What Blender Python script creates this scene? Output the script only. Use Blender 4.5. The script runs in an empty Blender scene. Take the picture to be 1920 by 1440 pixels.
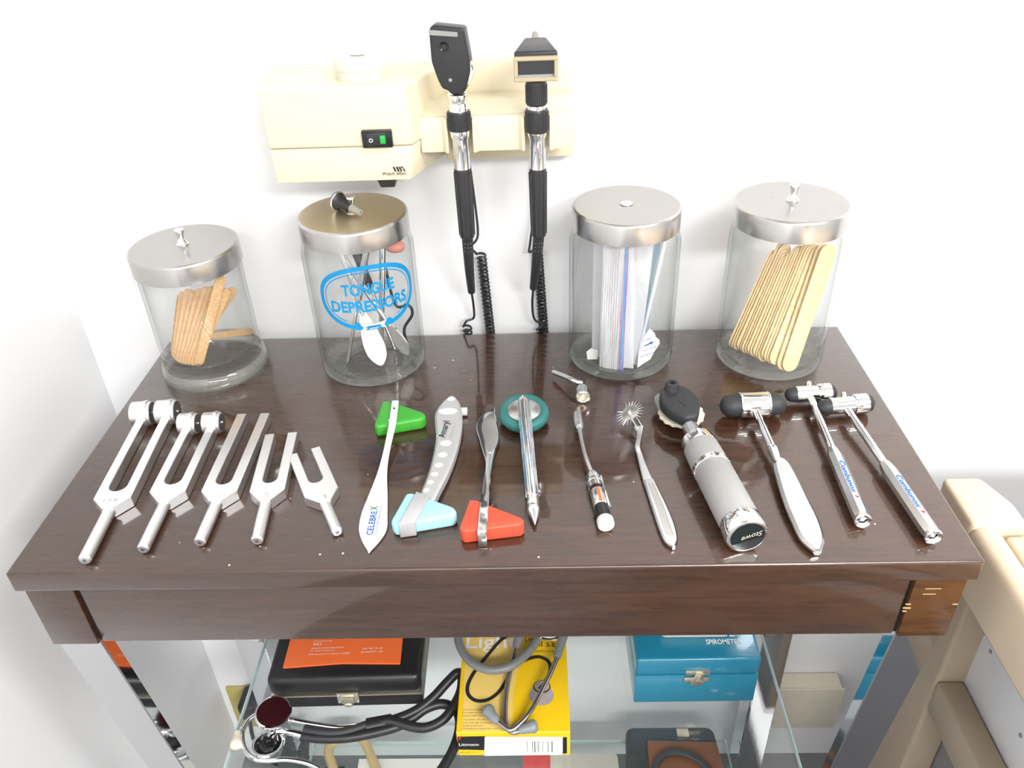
import bpy, bmesh, math, random
from mathutils import Vector, Matrix
random.seed(7)
sc = bpy.context.scene
COL = sc.collection

# ------------------------------------------------------------------ camera
T = 0.85                                   # height of the table top above the floor
W, D = 0.7446, 0.350                       # table top width and depth
WALL = 0.372                               # back wall plane
LEFT = -0.478                              # left wall plane
CAM = Vector((0.04275, -0.43405, T + 0.46))
PITCH, ROLL, YAW, F = 0.592530, -0.041869, 0.039051, 1530.66
_cy, _sy = math.cos(YAW), math.sin(YAW)
_fw = Vector((-_sy*math.cos(PITCH), _cy*math.cos(PITCH), -math.sin(PITCH)))
_r = Vector((_cy, _sy, 0)); _u = _r.cross(_fw)
_c, _s = math.cos(ROLL), math.sin(ROLL)
RT, UP, FW = _c*_r + _s*_u, -_s*_r + _c*_u, _fw
cam_data = bpy.data.cameras.new('camera'); cam = bpy.data.objects.new('camera', cam_data); COL.objects.link(cam)
cam.matrix_world = Matrix(((RT.x, UP.x, -FW.x, CAM.x), (RT.y, UP.y, -FW.y, CAM.y), (RT.z, UP.z, -FW.z, CAM.z), (0, 0, 0, 1)))
cam_data.sensor_width = 36; cam_data.lens = F/1920*36; cam_data.clip_start = 0.01
sc.camera = cam

def ray(u, v):
    return RT*((u-960)/F) - UP*((v-720)/F) + FW
def at(u, v, z=0.0):
    """point of the photograph on the level z above (below) the table top"""
    d = ray(u, v); return CAM + d*((T+z-CAM.z)/d.z)
def aty(u, v, y):
    d = ray(u, v); return CAM + d*((y-CAM.y)/d.y)
def atx(u, v, x):
    d = ray(u, v); return CAM + d*((x-CAM.x)/d.x)

# ------------------------------------------------------------------ world, light, exposure
wd = bpy.data.worlds.new('world'); sc.world = wd; wd.use_nodes = True
wd.node_tree.nodes['Background'].inputs[0].default_value = (0.9, 0.95, 1, 1)
wd.node_tree.nodes['Background'].inputs[1].default_value = 0.3
vs = sc.view_settings
vs.view_transform = 'Standard'; vs.look = 'None'; vs.gamma = 1; vs.use_curve_mapping = False
vs.exposure = 0.20
sc.cycles.transparent_max_bounces = 24
PANELS = [(1.45, -0.95, 34.0), (1.45, -2.75, 120.0), (0.25, -2.75, 36.0)]      # ceiling light panels: x, y, watts; the last, unseen, is added as fill
for (px, py, pw) in PANELS:
    ld = bpy.data.lights.new('ceiling_panel_light', 'AREA'); ld.shape = 'RECTANGLE'; ld.size = 1.15; ld.size_y = 0.55
    ld.energy = pw; ld.color = (1, 0.995, 0.985)
    lo = bpy.data.objects.new('ceiling_panel_light', ld); COL.objects.link(lo); lo.location = (px, py, 2.575)

# ------------------------------------------------------------------ mesh helpers
class MB:
    def __init__(s): s.v = []; s.f = []; s.mi = []
    def add(s, vs_, fs, mi=0):
        o = len(s.v); s.v += [Vector(q) for q in vs_]; s.f += [tuple(i+o for i in q) for q in fs]; s.mi += [mi]*len(fs); return s
    def bm(s, b, mi=0):
        b.verts.index_update(); s.add([v.co.copy() for v in b.verts], [[v.index for v in f.verts] for f in b.faces], mi); b.free(); return s
    def box(s, x0, x1, y0, y1, z0, z1, bev=0.0, seg=2, M=None, mi=0):
        b = bmesh.new(); bmesh.ops.create_cube(b, size=1)
        for v in b.verts: v.co = Vector(((x0+x1)/2+v.co.x*(x1-x0), (y0+y1)/2+v.co.y*(y1-y0), (z0+z1)/2+v.co.z*(z1-z0)))
        if bev: bmesh.ops.bevel(b, geom=list(b.edges), offset=bev, segments=seg, profile=.5, affect='EDGES', clamp_overlap=True)
        if M: b.transform(M)
        return s.bm(b, mi)
    def hexa(s, p8, bev=0.0, seg=2, mi=0):
        """bottom ring of four then top ring of four"""
        b = bmesh.new(); q = [b.verts.new(x) for x in p8]
        for f in ((3,2,1,0),(4,5,6,7),(0,1,5,4),(1,2,6,5),(2,3,7,6),(3,0,4,7)): b.faces.new([q[i] for i in f])
        bmesh.ops.recalc_face_normals(b, faces=b.faces)
        if bev: bmesh.ops.bevel(b, geom=list(b.edges), offset=bev, segments=seg, profile=.5, affect='EDGES', clamp_overlap=True)
        return s.bm(b, mi)
    def prism(s, poly, z0, z1, bev=0.0, seg=2, M=None, mi=0, holes=None):
        b = bmesh.new(); q = [b.verts.new((x, y, z0)) for x, y in poly]; f = b.faces.new(q)
        if f.normal.z > 0: f.normal_flip()
        e = bmesh.ops.extrude_face_region(b, geom=[f]); nv = [g for g in e['geom'] if isinstance(g, bmesh.types.BMVert)]
        for v in nv: v.co.z = z1
        bmesh.ops.recalc_face_normals(b, faces=b.faces)
        if bev:
            ed = [k for k in b.edges if abs(k.verts[0].co.z-k.verts[1].co.z) < 1e-9]
            bmesh.ops.bevel(b, geom=ed, offset=bev, segments=seg, profile=.5, affect='EDGES', clamp_overlap=True)
        if M: b.transform(M)
        return s.bm(b, mi)
    def lathe(s, prof, n=32, M=None, mi=0, cap=True, a0=0, a1=2*math.pi):
        """profile of (radius, height) turned about Z"""
        vs_, fs = [], []; full = abs(a1-a0-2*math.pi) < 1e-6; m = n if full else n+1
        for (r, z) in prof:
            for k in range(m):
                a = a0+(a1-a0)*k/n; vs_.append(Vector((r*math.cos(a), r*math.sin(a), z)))
        for i in range(len(prof)-1):
            for k in range(n):
                k2 = (k+1) % m; fs.append((i*m+k, i*m+k2, (i+1)*m+k2, (i+1)*m+k))
        if cap and full:
            if prof[0][0] > 1e-7: fs.append(tuple(range(m))[::-1])
            if prof[-1][0] > 1e-7: fs.append(tuple((len(prof)-1)*m+k for k in range(m)))
        if M: vs_ = [M @ q for q in vs_]
        return s.add(vs_, fs, mi)
    def tube(s, path, rad, n=10, mi=0, caps=True, flat=None):
        path = [Vector(q) for q in path]; N = len(path)
        if not hasattr(rad, '__len__'): rad = [rad]*N
        if len(rad) != N:                      # spread the given radii evenly along the path
            K = len(rad)-1; rad = [rad[min(int(K*i/(N-1)), K-1)]*(1-(K*i/(N-1)-min(int(K*i/(N-1)), K-1)))+rad[min(int(K*i/(N-1)), K-1)+1]*(K*i/(N-1)-min(int(K*i/(N-1)), K-1)) for i in range(N)]
        vs_, fs = [], []; nrm = None
        for i, q in enumerate(path):
            t = (path[min(i+1, N-1)]-path[max(i-1, 0)]).normalized()
            if nrm is None:
                nrm = Vector((0, 0, 1)) if abs(t.z) < .9 else Vector((1, 0, 0))
            nrm = (nrm - t*nrm.dot(t)).normalized(); bn = t.cross(nrm)
            for k in range(n):
                a = 2*math.pi*k/n; fl = flat if flat else 1
                vs_.append(q + nrm*math.cos(a)*rad[i]*fl + bn*math.sin(a)*rad[i])
        for i in range(N-1):
            for k in range(n): fs.append((i*n+k, i*n+(k+1) % n, (i+1)*n+(k+1) % n, (i+1)*n+k))
        if caps: fs += [tuple(range(n))[::-1], tuple((N-1)*n+k for k in range(n))]
        return s.add(vs_, fs, mi)
    def ball(s, c, r, n=20, m=12, mi=0, sc3=(1, 1, 1), M=None):
        pr = [(r*math.sin(math.pi*i/m), -r*math.cos(math.pi*i/m)) for i in range(m+1)]
        X = Matrix.Translation(Vector(c)) @ (M or Matrix()) @ Matrix.Diagonal((sc3[0], sc3[1], sc3[2], 1))
        return s.lathe(pr, n, X, mi, cap=False)
    def build(s, name, mats, parent=None, smooth=35, loc=None):
        me = bpy.data.meshes.new(name); me.from_pydata([tuple(q) for q in s.v], [], s.f)
        if not isinstance(mats, (list, tuple)): mats = [mats]
        for m in mats: me.materials.append(m)
        if len(mats) > 1:
            for p, k in zip(me.polygons, s.mi): p.material_index = k
        b = bmesh.new(); b.from_mesh(me); bmesh.ops.remove_doubles(b, verts=b.verts, dist=1e-6); bmesh.ops.recalc_face_normals(b, faces=b.faces); b.to_mesh(me); b.free()
        if smooth:
            for p in me.polygons: p.use_smooth = True
            me.set_sharp_from_angle(angle=math.radians(smooth))
        o = bpy.data.objects.new(name, me); COL.objects.link(o)
        if parent: o.parent = parent
        if loc is not None: o.location = loc
        return o

def spline(pts, n=8):
    pts = [Vector(q) for q in pts]; out = []
    for i in range(len(pts)-1):
        p0, p1, p2, p3 = pts[max(i-1, 0)], pts[i], pts[i+1], pts[min(i+2, len(pts)-1)]
        for k in range(n):
            t = k/n; out.append(.5*((2*p1)+(p2-p0)*t+(2*p0-5*p1+4*p2-p3)*t*t+(3*p1-p0-3*p2+p3)*t**3))
    return out+[pts[-1]]
def ease(vals, n=8):
    return [q.x for q in spline([(v, 0, 0) for v in vals], n)]
def roundpoly(pts, r, seg=5):
    """round the corners of a polygon"""
    out = []; N = len(pts)
    for i in range(N):
        p = Vector(pts[i][:2]); a = Vector(pts[i-1][:2]); b = Vector(pts[(i+1) % N][:2])
        da, db = (a-p), (b-p); rr = min(r, da.length*.45, db.length*.45)
        A, B = p+da.normalized()*rr, p+db.normalized()*rr
        for k in range(seg+1):
            t = k/seg; q = A*(1-t)**2+p*2*t*(1-t)+B*t*t; out.append((q.x, q.y))
    return out
def along(a, b, up=(0, 0, 1)):
    """frame at a with Z along a->b"""
    a, b = Vector(a), Vector(b); z = (b-a).normalized(); x = Vector(up).cross(z)
    if x.length < 1e-4: x = Vector((1, 0, 0))
    x.normalize(); y = z.cross(x)
    return Matrix(((x.x, y.x, z.x, a.x), (x.y, y.y, z.y, a.y), (x.z, y.z, z.z, a.z), (0, 0, 0, 1)))

def text2d(s, size=1.0, bold=0.0, shear=0.0, space=1.0, align='LEFT', line=1.0):
    cu = bpy.data.curves.new('lettering', 'FONT'); cu.body = s; cu.size = size; cu.offset = bold; cu.shear = shear
    cu.space_character = space; cu.align_x = align; cu.space_line = line; cu.resolution_u = 3; cu.fill_mode = 'FRONT'
    o = bpy.data.objects.new('lettering', cu); COL.objects.link(o); bpy.context.view_layer.update()
    dg = bpy.context.evaluated_depsgraph_get(); me = bpy.data.meshes.new_from_object(o.evaluated_get(dg))
    v = [q.co.copy() for q in me.vertices]; f = [tuple(p.vertices) for p in me.polygons]
    bpy.data.objects.remove(o); bpy.data.curves.remove(cu); bpy.data.meshes.remove(me)
    return v, f
def lettering(name, s, fn, mat, parent, size=1.0, cuts=0, fit=None, **kw):
    """printed words laid on a surface by fn(x, y); fit = (width, height) squeezes the words into 0..w, 0..h"""
    v, f = text2d(s, size, **kw)
    if fit:
        x0, x1 = min(q.x for q in v), max(q.x for q in v); y0, y1 = min(q.y for q in v), max(q.y for q in v)
        v = [Vector(((q.x-x0)/(x1-x0)*fit[0], (q.y-y0)/(y1-y0)*fit[1], 0)) for q in v]
    b = bmesh.new(); bv = [b.verts.new(q) for q in v]
    for q in f:
        try: b.faces.new([bv[i] for i in q])
        except ValueError: pass
    if cuts:
        bmesh.ops.triangulate(b, faces=b.faces); bmesh.ops.subdivide_edges(b, edges=b.edges, cuts=cuts, use_grid_fill=True)
    for q in b.verts: q.co = Vector(fn(q.co.x, q.co.y))
    m = MB(); m.bm(b); return m.build(name, mat, parent, smooth=0)
def plane_map(o, ex, ey):
    o, ex, ey = Vector(o), Vector(ex).normalized(), Vector(ey).normalized()
    return lambda x, y: o+ex*x+ey*y

# ------------------------------------------------------------------ materials
def mat(name, col, rough=.5, metal=0.0, var=.08, scale=40.0, bump=0.0, bscale=None, coat=0.0, spec=.5, aniso=0.0, stretch=(1, 1, 1), sss=0.0, trans=0.0, rvar=0.0, alpha=1.0):
    m = bpy.data.materials.new(name); m.use_nodes = True; nt = m.node_tree; N, L = nt.nodes, nt.links
    b = N['Principled BSDF']; b.inputs['Roughness'].default_value = rough; b.inputs['Metallic'].default_value = metal
    b.inputs['Coat Weight'].default_value = coat; b.inputs['Specular IOR Level'].default_value = spec; b.inputs['Coat Roughness'].default_value = .05
    b.inputs['Anisotropic'].default_value = aniso; b.inputs['Transmission Weight'].default_value = trans; b.inputs['Alpha'].default_value = alpha
    if sss: b.inputs['Subsurface Weight'].default_value = sss; b.inputs['Subsurface Radius'].default_value = (.004, .003, .002)
    tc = N.new('ShaderNodeTexCoord'); mp = N.new('ShaderNodeMapping'); L.new(tc.outputs['Object'], mp.inputs[0]); mp.inputs['Scale'].default_value = stretch
    nz = N.new('ShaderNodeTexNoise'); L.new(mp.outputs[0], nz.inputs['Vector']); nz.inputs['Scale'].default_value = scale; nz.inputs['Detail'].default_value = 5
    mx = N.new('ShaderNodeMix'); mx.data_type = 'RGBA'; L.new(nz.outputs['Fac'], mx.inputs[0])
    c = Vector(col[:3]); mx.inputs[6].default_value = (*(c*(1-var)), 1); mx.inputs[7].default_value = (*[min(1, q*(1+var)) for q in c], 1)
    L.new(mx.outputs[2], b.inputs['Base Color'])
    if rvar:
        mr = N.new('ShaderNodeMapRange'); L.new(nz.outputs['Fac'], mr.inputs[0]); mr.inputs[3].default_value = max(0, rough-rvar); mr.inputs[4].default_value = rough+rvar; L.new(mr.outputs[0], b.inputs['Roughness'])
    if bump:
        n2 = N.new('ShaderNodeTexNoise'); L.new(mp.outputs[0], n2.inputs['Vector']); n2.inputs['Scale'].default_value = bscale or scale*4; n2.inputs['Detail'].default_value = 4
        bp = N.new('ShaderNodeBump'); bp.inputs['Strength'].default_value = bump; bp.inputs['Distance'].default_value = .001; L.new(n2.outputs['Fac'], bp.inputs['Height']); L.new(bp.outputs[0], b.inputs['Normal'])
    return m
def glass(name, tint, edge, edge_pow=.35, gloss=1.0, rough=.0, bump=0.0, haze=0.0, haze_col=(.8, .82, .72)):
    """clear glass: transparent, greyer where seen edge-on, with a Fresnel gloss"""
    m = bpy.data.materials.new(name); m.use_nodes = True; nt = m.node_tree; N, L = nt.nodes, nt.links
    N.remove(N['Principled BSDF']); out = N['Material Output']
    tr = N.new('ShaderNodeBsdfTransparent'); gl = N.new('ShaderNodeBsdfGlossy'); gl.inputs['Roughness'].default_value = rough
    lw = N.new('ShaderNodeLayerWeight'); lw.inputs['Blend'].default_value = edge_pow
    mx = N.new('ShaderNodeMix'); mx.data_type = 'RGBA'; mx.inputs[6].default_value = (*tint, 1); mx.inputs[7].default_value = (*edge, 1)
    L.new(lw.outputs['Facing'], mx.inputs[0]); L.new(mx.outputs[2], tr.inputs['Color'])
    fc = N.new('ShaderNodeLayerWeight'); fc.inputs['Blend'].default_value = .5          # Schlick reflectance from the facing angle, the same from both sides
    pw = N.new('ShaderNodeMath'); pw.operation = 'POWER'; pw.inputs[1].default_value = 5; L.new(fc.outputs['Facing'], pw.inputs[0])
    fr = N.new('ShaderNodeMath'); fr.operation = 'MULTIPLY_ADD'; fr.inputs[1].default_value = .6; fr.inputs[2].default_value = .035; L.new(pw.outputs[0], fr.inputs[0])
    mu = N.new('ShaderNodeMath'); mu.operation = 'MULTIPLY'; mu.inputs[1].default_value = gloss; mu.use_clamp = True; L.new(fr.outputs[0], mu.inputs[0])
    ms = N.new('ShaderNodeMixShader'); L.new(mu.outputs[0], ms.inputs[0]); L.new(tr.outputs[0], ms.inputs[1]); L.new(gl.outputs[0], ms.inputs[2]); 
    if haze:                                   # thick glass scatters a little light inside
        df = N.new('ShaderNodeBsdfDiffuse'); df.inputs['Color'].default_value = (*haze_col, 1); mh = N.new('ShaderNodeMixShader'); mh.inputs[0].default_value = haze
        L.new(ms.outputs[0], mh.inputs[1]); L.new(df.outputs[0], mh.inputs[2]); L.new(mh.outputs[0], out.inputs[0])
    else: L.new(ms.outputs[0], out.inputs[0])
    if bump:
        tc = N.new('ShaderNodeTexCoord'); nz = N.new('ShaderNodeTexNoise'); nz.inputs['Scale'].default_value = 28; L.new(tc.outputs['Object'], nz.inputs['Vector'])
        bp = N.new('ShaderNodeBump'); bp.inputs['Strength'].default_value = bump; bp.inputs['Distance'].default_value = .004; L.new(nz.outputs['Fac'], bp.inputs['Height'])
        for q in (gl, lw, fc): L.new(bp.outputs[0], q.inputs['Normal'])
    return m
def wood(name, dark, light, rough=.2, sx=(3, 40, 40), scale=6, coat=0.0, gloss_noise=.05):
    m = bpy.data.materials.new(name); m.use_nodes = True; nt = m.node_tree; N, L = nt.nodes, nt.links; b = N['Principled BSDF']
    tc = N.new('ShaderNodeTexCoord'); mp = N.new('ShaderNodeMapping'); mp.inputs['Scale'].default_value = sx; L.new(tc.outputs['Object'], mp.inputs[0])
    n1 = N.new('ShaderNodeTexNoise'); n1.inputs['Scale'].default_value = scale; n1.inputs['Detail'].default_value = 8; n1.inputs['Distortion'].default_value = .6; L.new(mp.outputs[0], n1.inputs['Vector'])
    n2 = N.new('ShaderNodeTexNoise'); n2.inputs['Scale'].default_value = 3.2; n2.inputs['Detail'].default_value = 3; L.new(tc.outputs['Object'], n2.inputs['Vector'])
    ad = N.new('ShaderNodeMath'); ad.operation = 'ADD'; L.new(n1.outputs['Fac'], ad.inputs[0]); L.new(n2.outputs['Fac'], ad.inputs[1])
    r = N.new('ShaderNodeValToRGB'); r.color_ramp.elements[0].position = .75; r.color_ramp.elements[1].position = 1.3; r.color_ramp.elements[1].position = 1.0
    hf = N.new('ShaderNodeMath'); hf.operation = 'MULTIPLY'; hf.inputs[1].default_value = .85; L.new(ad.outputs[0], hf.inputs[0])
    r.color_ramp.elements[0].color = (*dark, 1); r.color_ramp.elements[1].color = (*light, 1); L.new(hf.outputs[0], r.inputs[0]); L.new(r.outputs[0], b.inputs['Base Color'])
    mr = N.new('ShaderNodeMapRange'); mr.inputs[3].default_value = rough-gloss_noise; mr.inputs[4].default_value = rough+gloss_noise; L.new(n1.outputs['Fac'], mr.inputs[0]); L.new(mr.outputs[0], b.inputs['Roughness'])
    bp = N.new('ShaderNodeBump'); bp.inputs['Strength'].default_value = .06; bp.inputs['Distance'].default_value = .0006; L.new(n1.outputs['Fac'], bp.inputs['Height']); L.new(bp.outputs[0], b.inputs['Normal'])
    b.inputs['Coat Weight'].default_value = coat; b.inputs['Coat Roughness'].default_value = .05; b.inputs['Coat IOR'].default_value = 1.52
    return m
def emit(name, col, strength):
    m = bpy.data.materials.new(name); m.use_nodes = True; b = m.node_tree.nodes['Principled BSDF']
    b.inputs['Base Color'].default_value = (*col, 1); b.inputs['Emission Color'].default_value = (*col, 1); b.inputs['Emission Strength'].default_value = strength; return m

M_wall = mat('white_wall_paint', (.87, .875, .885), .7, var=.015, scale=3, bump=.05, bscale=220)
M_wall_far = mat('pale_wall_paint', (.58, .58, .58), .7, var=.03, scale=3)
M_ceil = mat('ceiling_tile', (.85, .85, .84), .8, var=.03, scale=60)
M_floor = mat('vinyl_floor', (.20, .20, .205), .35, var=.10, scale=14)
M_door = wood('door_wood', (.10, .055, .03), (.19, .11, .06), .35, (30, 30, 2))
M_wood = wood('dark_mahogany', (.038, .0150, .0072), (.062, .0258, .0122), .28, (3, 34, 34), 5.5, coat=1.0)
M_wood_worn = wood('worn_mahogany', (.040, .015, .005), (.100, .042, .013), .22, (5, 30, 30), 5)
M_gap = mat('dark_groove', (.006, .004, .004), .6)
M_chip = mat('bare_wood_chip', (.55, .36, .17), .7)
M_chrome = mat('chrome', (.86, .87, .88), .07, 1, var=.02, scale=12)
M_chrome_soft = mat('satin_steel', (.64, .64, .64), .26, 1, var=.04, scale=60)
M_lid = mat('brushed_steel_lid', (.54, .525, .51), .25, 1, var=.06, scale=30, rvar=.02, stretch=(1, 1, .05))
M_lid_top = mat('brushed_steel_lid_top', (.45, .435, .42), .28, 1, var=.05, scale=24, rvar=.02)
M_alu = mat('aluminium', (.86, .86, .86), .36, 1, var=.04, scale=90, bump=.03)
M_leg = mat('chromed_leg', (.70, .70, .72), .06, 1, var=.04, scale=8)
M_lid_tan = mat('cream_reflection_lid_top', (.74, .66, .50), .42, 1, var=.05, scale=24)  # tan base colour stands in for the cream station mirrored in the lid
M_alu_dark = mat('dark_aluminium_face', (.36, .35, .36), .35, 1, var=.06)
M_glass = glass('jar_glass', (1, 1, 1), (.62, .67, .66), .12, 1.0, bump=.25)
M_glass_plain = glass('smooth_jar_glass', (1, 1, 1), (.64, .68, .64), .12, 1.0)
M_glass_base = glass('thick_jar_base', (.99, .995, .975), (.70, .75, .66), .30, 3.2, bump=.6, haze=.10)
M_shelf = glass('shelf_glass', (.985, .995, .993), (.66, .78, .76), .25, 1.0)
M_shelf_edge = mat('polished_glass_edge', (.62, .76, .74), .1, var=.05, spec=.6)
M_cream = mat('cream_plastic', (.77, .69, .50), .38, var=.02, scale=20)
M_white = mat('white_plastic', (.66, .635, .55), .35, var=.02)
M_black = mat('black_plastic', (.020, .020, .023), .38, var=.15, scale=200)
M_black_matte = mat('matte_black_rubber', (.030, .030, .034), .55, var=.15, scale=150)
M_black_gloss = mat('glossy_black', (.010, .010, .012), .12, var=.1)
M_cord = mat('black_cord', (.022, .023, .025), .28, var=.1)
M_greyplastic = mat('grey_plastic', (.30, .30, .29), .4, var=.05)
M_tipgrey = mat('grey_speculum_tip', (.30, .29, .25), .5, var=.08)
M_beigeframe = mat('beige_frame', (.45, .38, .24), .45, var=.04)
M_lens = mat('dark_lens', (.015, .014, .016), .06, var=.2, spec=.9)
M_green_lamp = mat('green_rocker_lamp', (.02, .42, .06), .3)
M_ink = mat('black_ink', (.015, .015, .018), .6)
M_inkgrey = mat('grey_ink', (.35, .35, .37), .6)
M_inkblue = mat('blue_ink', (.012, .10, .50), .5)
M_inkcyan = mat('cyan_blue_enamel', (.003, .25, .55), .35)
M_inkcomb = mat('bright_blue_ink', (.01, .17, .72), .5)
M_inkred = mat('red_ink', (.55, .03, .03), .5)
M_inkgreen = mat('green_ink', (.02, .20, .05), .5)
M_inkwhite = mat('white_ink', (.88, .86, .84), .6)
M_inkbrown = mat('brown_ink', (.30, .16, .02), .6)
M_stick = wood('birch_stick', (.83, .61, .32), (.91, .73, .44), .55, (40, 40, 4), 6)
M_stick_b = wood('tan_birch_stick', (.62, .38, .18), (.74, .49, .27), .55, (40, 40, 4), 6)
M_bag = glass('clear_bag_film', (.90, .91, .93), (.72, .74, .78), .4, 1.6, .25, bump=.6)
M_bag_white = mat('milky_bag_film', (.80, .81, .84), .25, var=.05, scale=60, bump=.3, bscale=50, alpha=.62)
M_bag_blue = mat('bluish_bag_film', (.30, .46, .54), .18, var=.15, scale=30, bump=.5, bscale=45, alpha=.75)
M_zipblue = mat('blue_zip_strip', (.20, .45, .85), .4)
M_zippink = mat('pink_zip_line', (.80, .40, .62), .4)
M_paper = mat('white_paper', (.84, .82, .78), .7, var=.03)
M_whitemetal = mat('white_coated_blade', (.88, .88, .86), .3, var=.02)
M_pink = mat('pink_rubber', (.80, .30, .24), .5)
M_greenrub = mat('green_rubber', (.045, .36, .028), .38, var=.12, scale=60, bump=.05)
M_bluerub = mat('pale_blue_rubber', (.36, .68, .75), .42, var=.03)
M_redrub = mat('orange_red_rubber', (.68, .085, .042), .36, var=.06)
M_tealrub = mat('teal_rubber', (.025, .155, .145), .5, var=.25, scale=120)
M_silverpl = mat('silver_plastic', (.52, .52, .53), .35, .35, var=.04, scale=200)
M_silverdot = mat('pale_silver_dot', (.80, .79, .77), .3, .2)
M_whitehandle = mat('white_handle_plastic', (.87, .87, .86), .3, var=.01)
M_knurl = mat('grey_knurled_metal', (.46, .46, .455), .55, .55, var=.12, scale=900, bump=.4, bscale=1600)
M_orange_lab = mat('orange_label', (.80, .14, .05), .4)
M_leather = mat('black_leatherette', (.014, .014, .016), .36, var=.2, scale=60, bump=.2, bscale=700)
M_brass = mat('nickel_brass', (.84, .77, .62), .36, 1, var=.1)
M_pouch = mat('orange_vinyl', (.82, .155, .038), .36, var=.04, scale=20, bump=.1, bscale=40)
M_yellow = mat('yellow_card', (.87, .56, .01), .4, var=.04, scale=8)
M_yellow_pale = mat('pale_yellow_card', (.84, .60, .17), .4, var=.06, scale=12)
M_printgrey = mat('printed_grey', (.42, .37, .38), .4, var=.3, scale=60)
M_printdark = mat('printed_dark_tubing', (.025, .024, .026), .35)
M_bluebox = mat('blue_painted_wood', (.016, .21, .34), .26, var=.10, scale=3, bump=.15, bscale=10, stretch=(2, 30, 30), coat=.4)
M_greytube = mat('grey_rubber_tubing', (.19, .20, .20), .4, var=.05)
M_greybud = mat('grey_ear_tip', (.22, .25, .26), .35)
M_greysteel = mat('grey_steel_binaural', (.42, .40, .40), .25, .9)
M_burgundy = mat('red_reflection_and_rivet', (.032, .006, .008), .35, var=.3, spec=.06)  # pouch's red reflection put into the diaphragm colour; also colours a rivet
M_ivory = mat('ivory_plastic', (.80, .74, .60), .4)
M_handle_beige = mat('tan_plastic', (.62, .47, .24), .4)
M_brown = mat('brown_vinyl', (.30, .13, .07), .32, var=.12)
M_charcoal = mat('charcoal_case', (.07, .075, .08), .4)
M_red = mat('red_card', (.75, .06, .06), .5)
M_outlet = mat('almond_outlet', (.76, .70, .57), .45)
M_outlet_y = mat('yellowed_plate', (.50, .42, .14), .5)
M_examtop = mat('beige_vinyl', (.74, .61, .45), .42, var=.05, scale=10, bump=.08, bscale=300)
M_examcab = mat('grey_white_laminate', (.76, .77, .79), .4, var=.02)
M_examgrey = mat('grey_steel_frame', (.27, .27, .28), .45)
M_exambeige = mat('beige_painted_steel', (.42, .34, .25), .42, var=.05)
M_etch = mat('etched_script', (.62, .58, .46), .5)
M_crumb = mat('pale_dust', (.7, .66, .62), .8)
M_panel_glow = emit('ceiling_panel_diffuser', (1, .985, .96), 3.0)

# ------------------------------------------------------------------ tagging
def thing(name, label, cat, loc=(0, 0, 0), rz=0.0, group=None):
    o = bpy.data.objects.new(name, None); COL.objects.link(o); o.location = loc; o.rotation_euler = (0, 0, rz)
    o['label'] = label; o['category'] = cat; o.empty_display_size = .02
    if group: o['group'] = group
    return o
def tag(o, label, cat, group=None, kind=None):
    o['label'] = label; o['category'] = cat
    if group: o['group'] = group
    if kind: o['kind'] = kind
    return o
def structure(o): o['kind'] = 'structure'; return o

# ================================================================== the room
X1, Y0, H = 3.2, -4.2, 2.6
def wallbox(name, x0, x1, y0, y1, z0, z1, m): return structure(MB().box(x0, x1, y0, y1, z0, z1).build(name, m, smooth=0))
wallbox('floor', LEFT-.1, X1+.1, Y0-.1, WALL+.1, -.08, 0, M_floor)
wallbox('ceiling', LEFT-.1, X1+.1, Y0-.1, WALL+.1, H, H+.08, M_ceil)
wallbox('wall_back', LEFT-.1, X1+.1, WALL, WALL+.1, 0, H, M_wall)
wallbox('wall_left', LEFT-.1, LEFT, Y0, WALL, 0, H, M_wall)
wallbox('wall_right', X1, X1+.1, Y0, WALL, 0, H, M_wall_far)
wallbox('wall_front', LEFT-.1, X1+.1, Y0-.1, Y0, 0, H, M_wall_far)
d = structure(MB().box(1.1, 2.0, Y0+.002, Y0+.045, .005, 2.08, .004).build('reflection_door_1', M_door))  # unseen door, added to give the chrome something dark to reflect
MB().tube([(1.18, Y0+.045, 1.0), (1.18, Y0+.10, 1.0), (1.28, Y0+.10, 1.0)], .009).build('door_handle', M_chrome, d)
structure(MB().box(1.02, 2.08, Y0+.001, Y0+.02, 0, 2.16).build('trim_1', M_white))
for i, (px, py, pw) in enumerate(PANELS):
    t = thing('ceiling_light', ['flush ceiling light panel nearest the jars', 'flush ceiling light panel in the middle of the room', 'unseen ceiling panel added as fill light near the left wall'][i], 'light', (px, py, H), group='ceiling light panels')
    f = MB()
    for (a, b, c, e) in ((-.62, .62, -.32, -.29), (-.62, .62, .29, .32), (-.62, -.59, -.29, .29), (.59, .62, -.29, .29)): f.box(a, b, c, e, -.022, -.001)
    f.build('frame', M_white, t); MB().box(-.59, .59, -.29, .29, -.010, -.002).build('diffuser', M_panel_glow, t)

# ================================================================== the table
tb = thing('console_table', 'dark mahogany console table with chrome legs and glass shelves', 'table', (0, 0, 0))
hw = W/2; ZB = T-.0885
MB().box(-hw, hw, 0, D, T-.0205, T, .0022, 3).build('tabletop', M_wood, tb)
for sx, m in ((-1, M_wood), (1, M_wood_worn)):
    a, b = sorted((sx*.3285, sx*(hw-.0045)))
    MB().box(a, b, .0045, .052, ZB-.001, T-.0207, .0012).build('corner_block', m, tb)
    MB().box(a, b, D-.052, D-.0045, ZB-.001, T-.0207, .0012).build('corner_block', M_wood, tb)
    a, b = sorted((sx*(hw-.022), sx*(hw-.0065)))
    MB().box(a, b, .052, D-.052, ZB, T-.0207, .001).build('side_rail', M_wood, tb)
MB().box(-.3255, .3255, .0065, .024, ZB, T-.0207, .001).build('front_rail', M_wood, tb)
MB().box(-.3255, .3255, D-.024, D-.0065, ZB, T-.0207, .001).build('back_rail', M_wood, tb)
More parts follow.
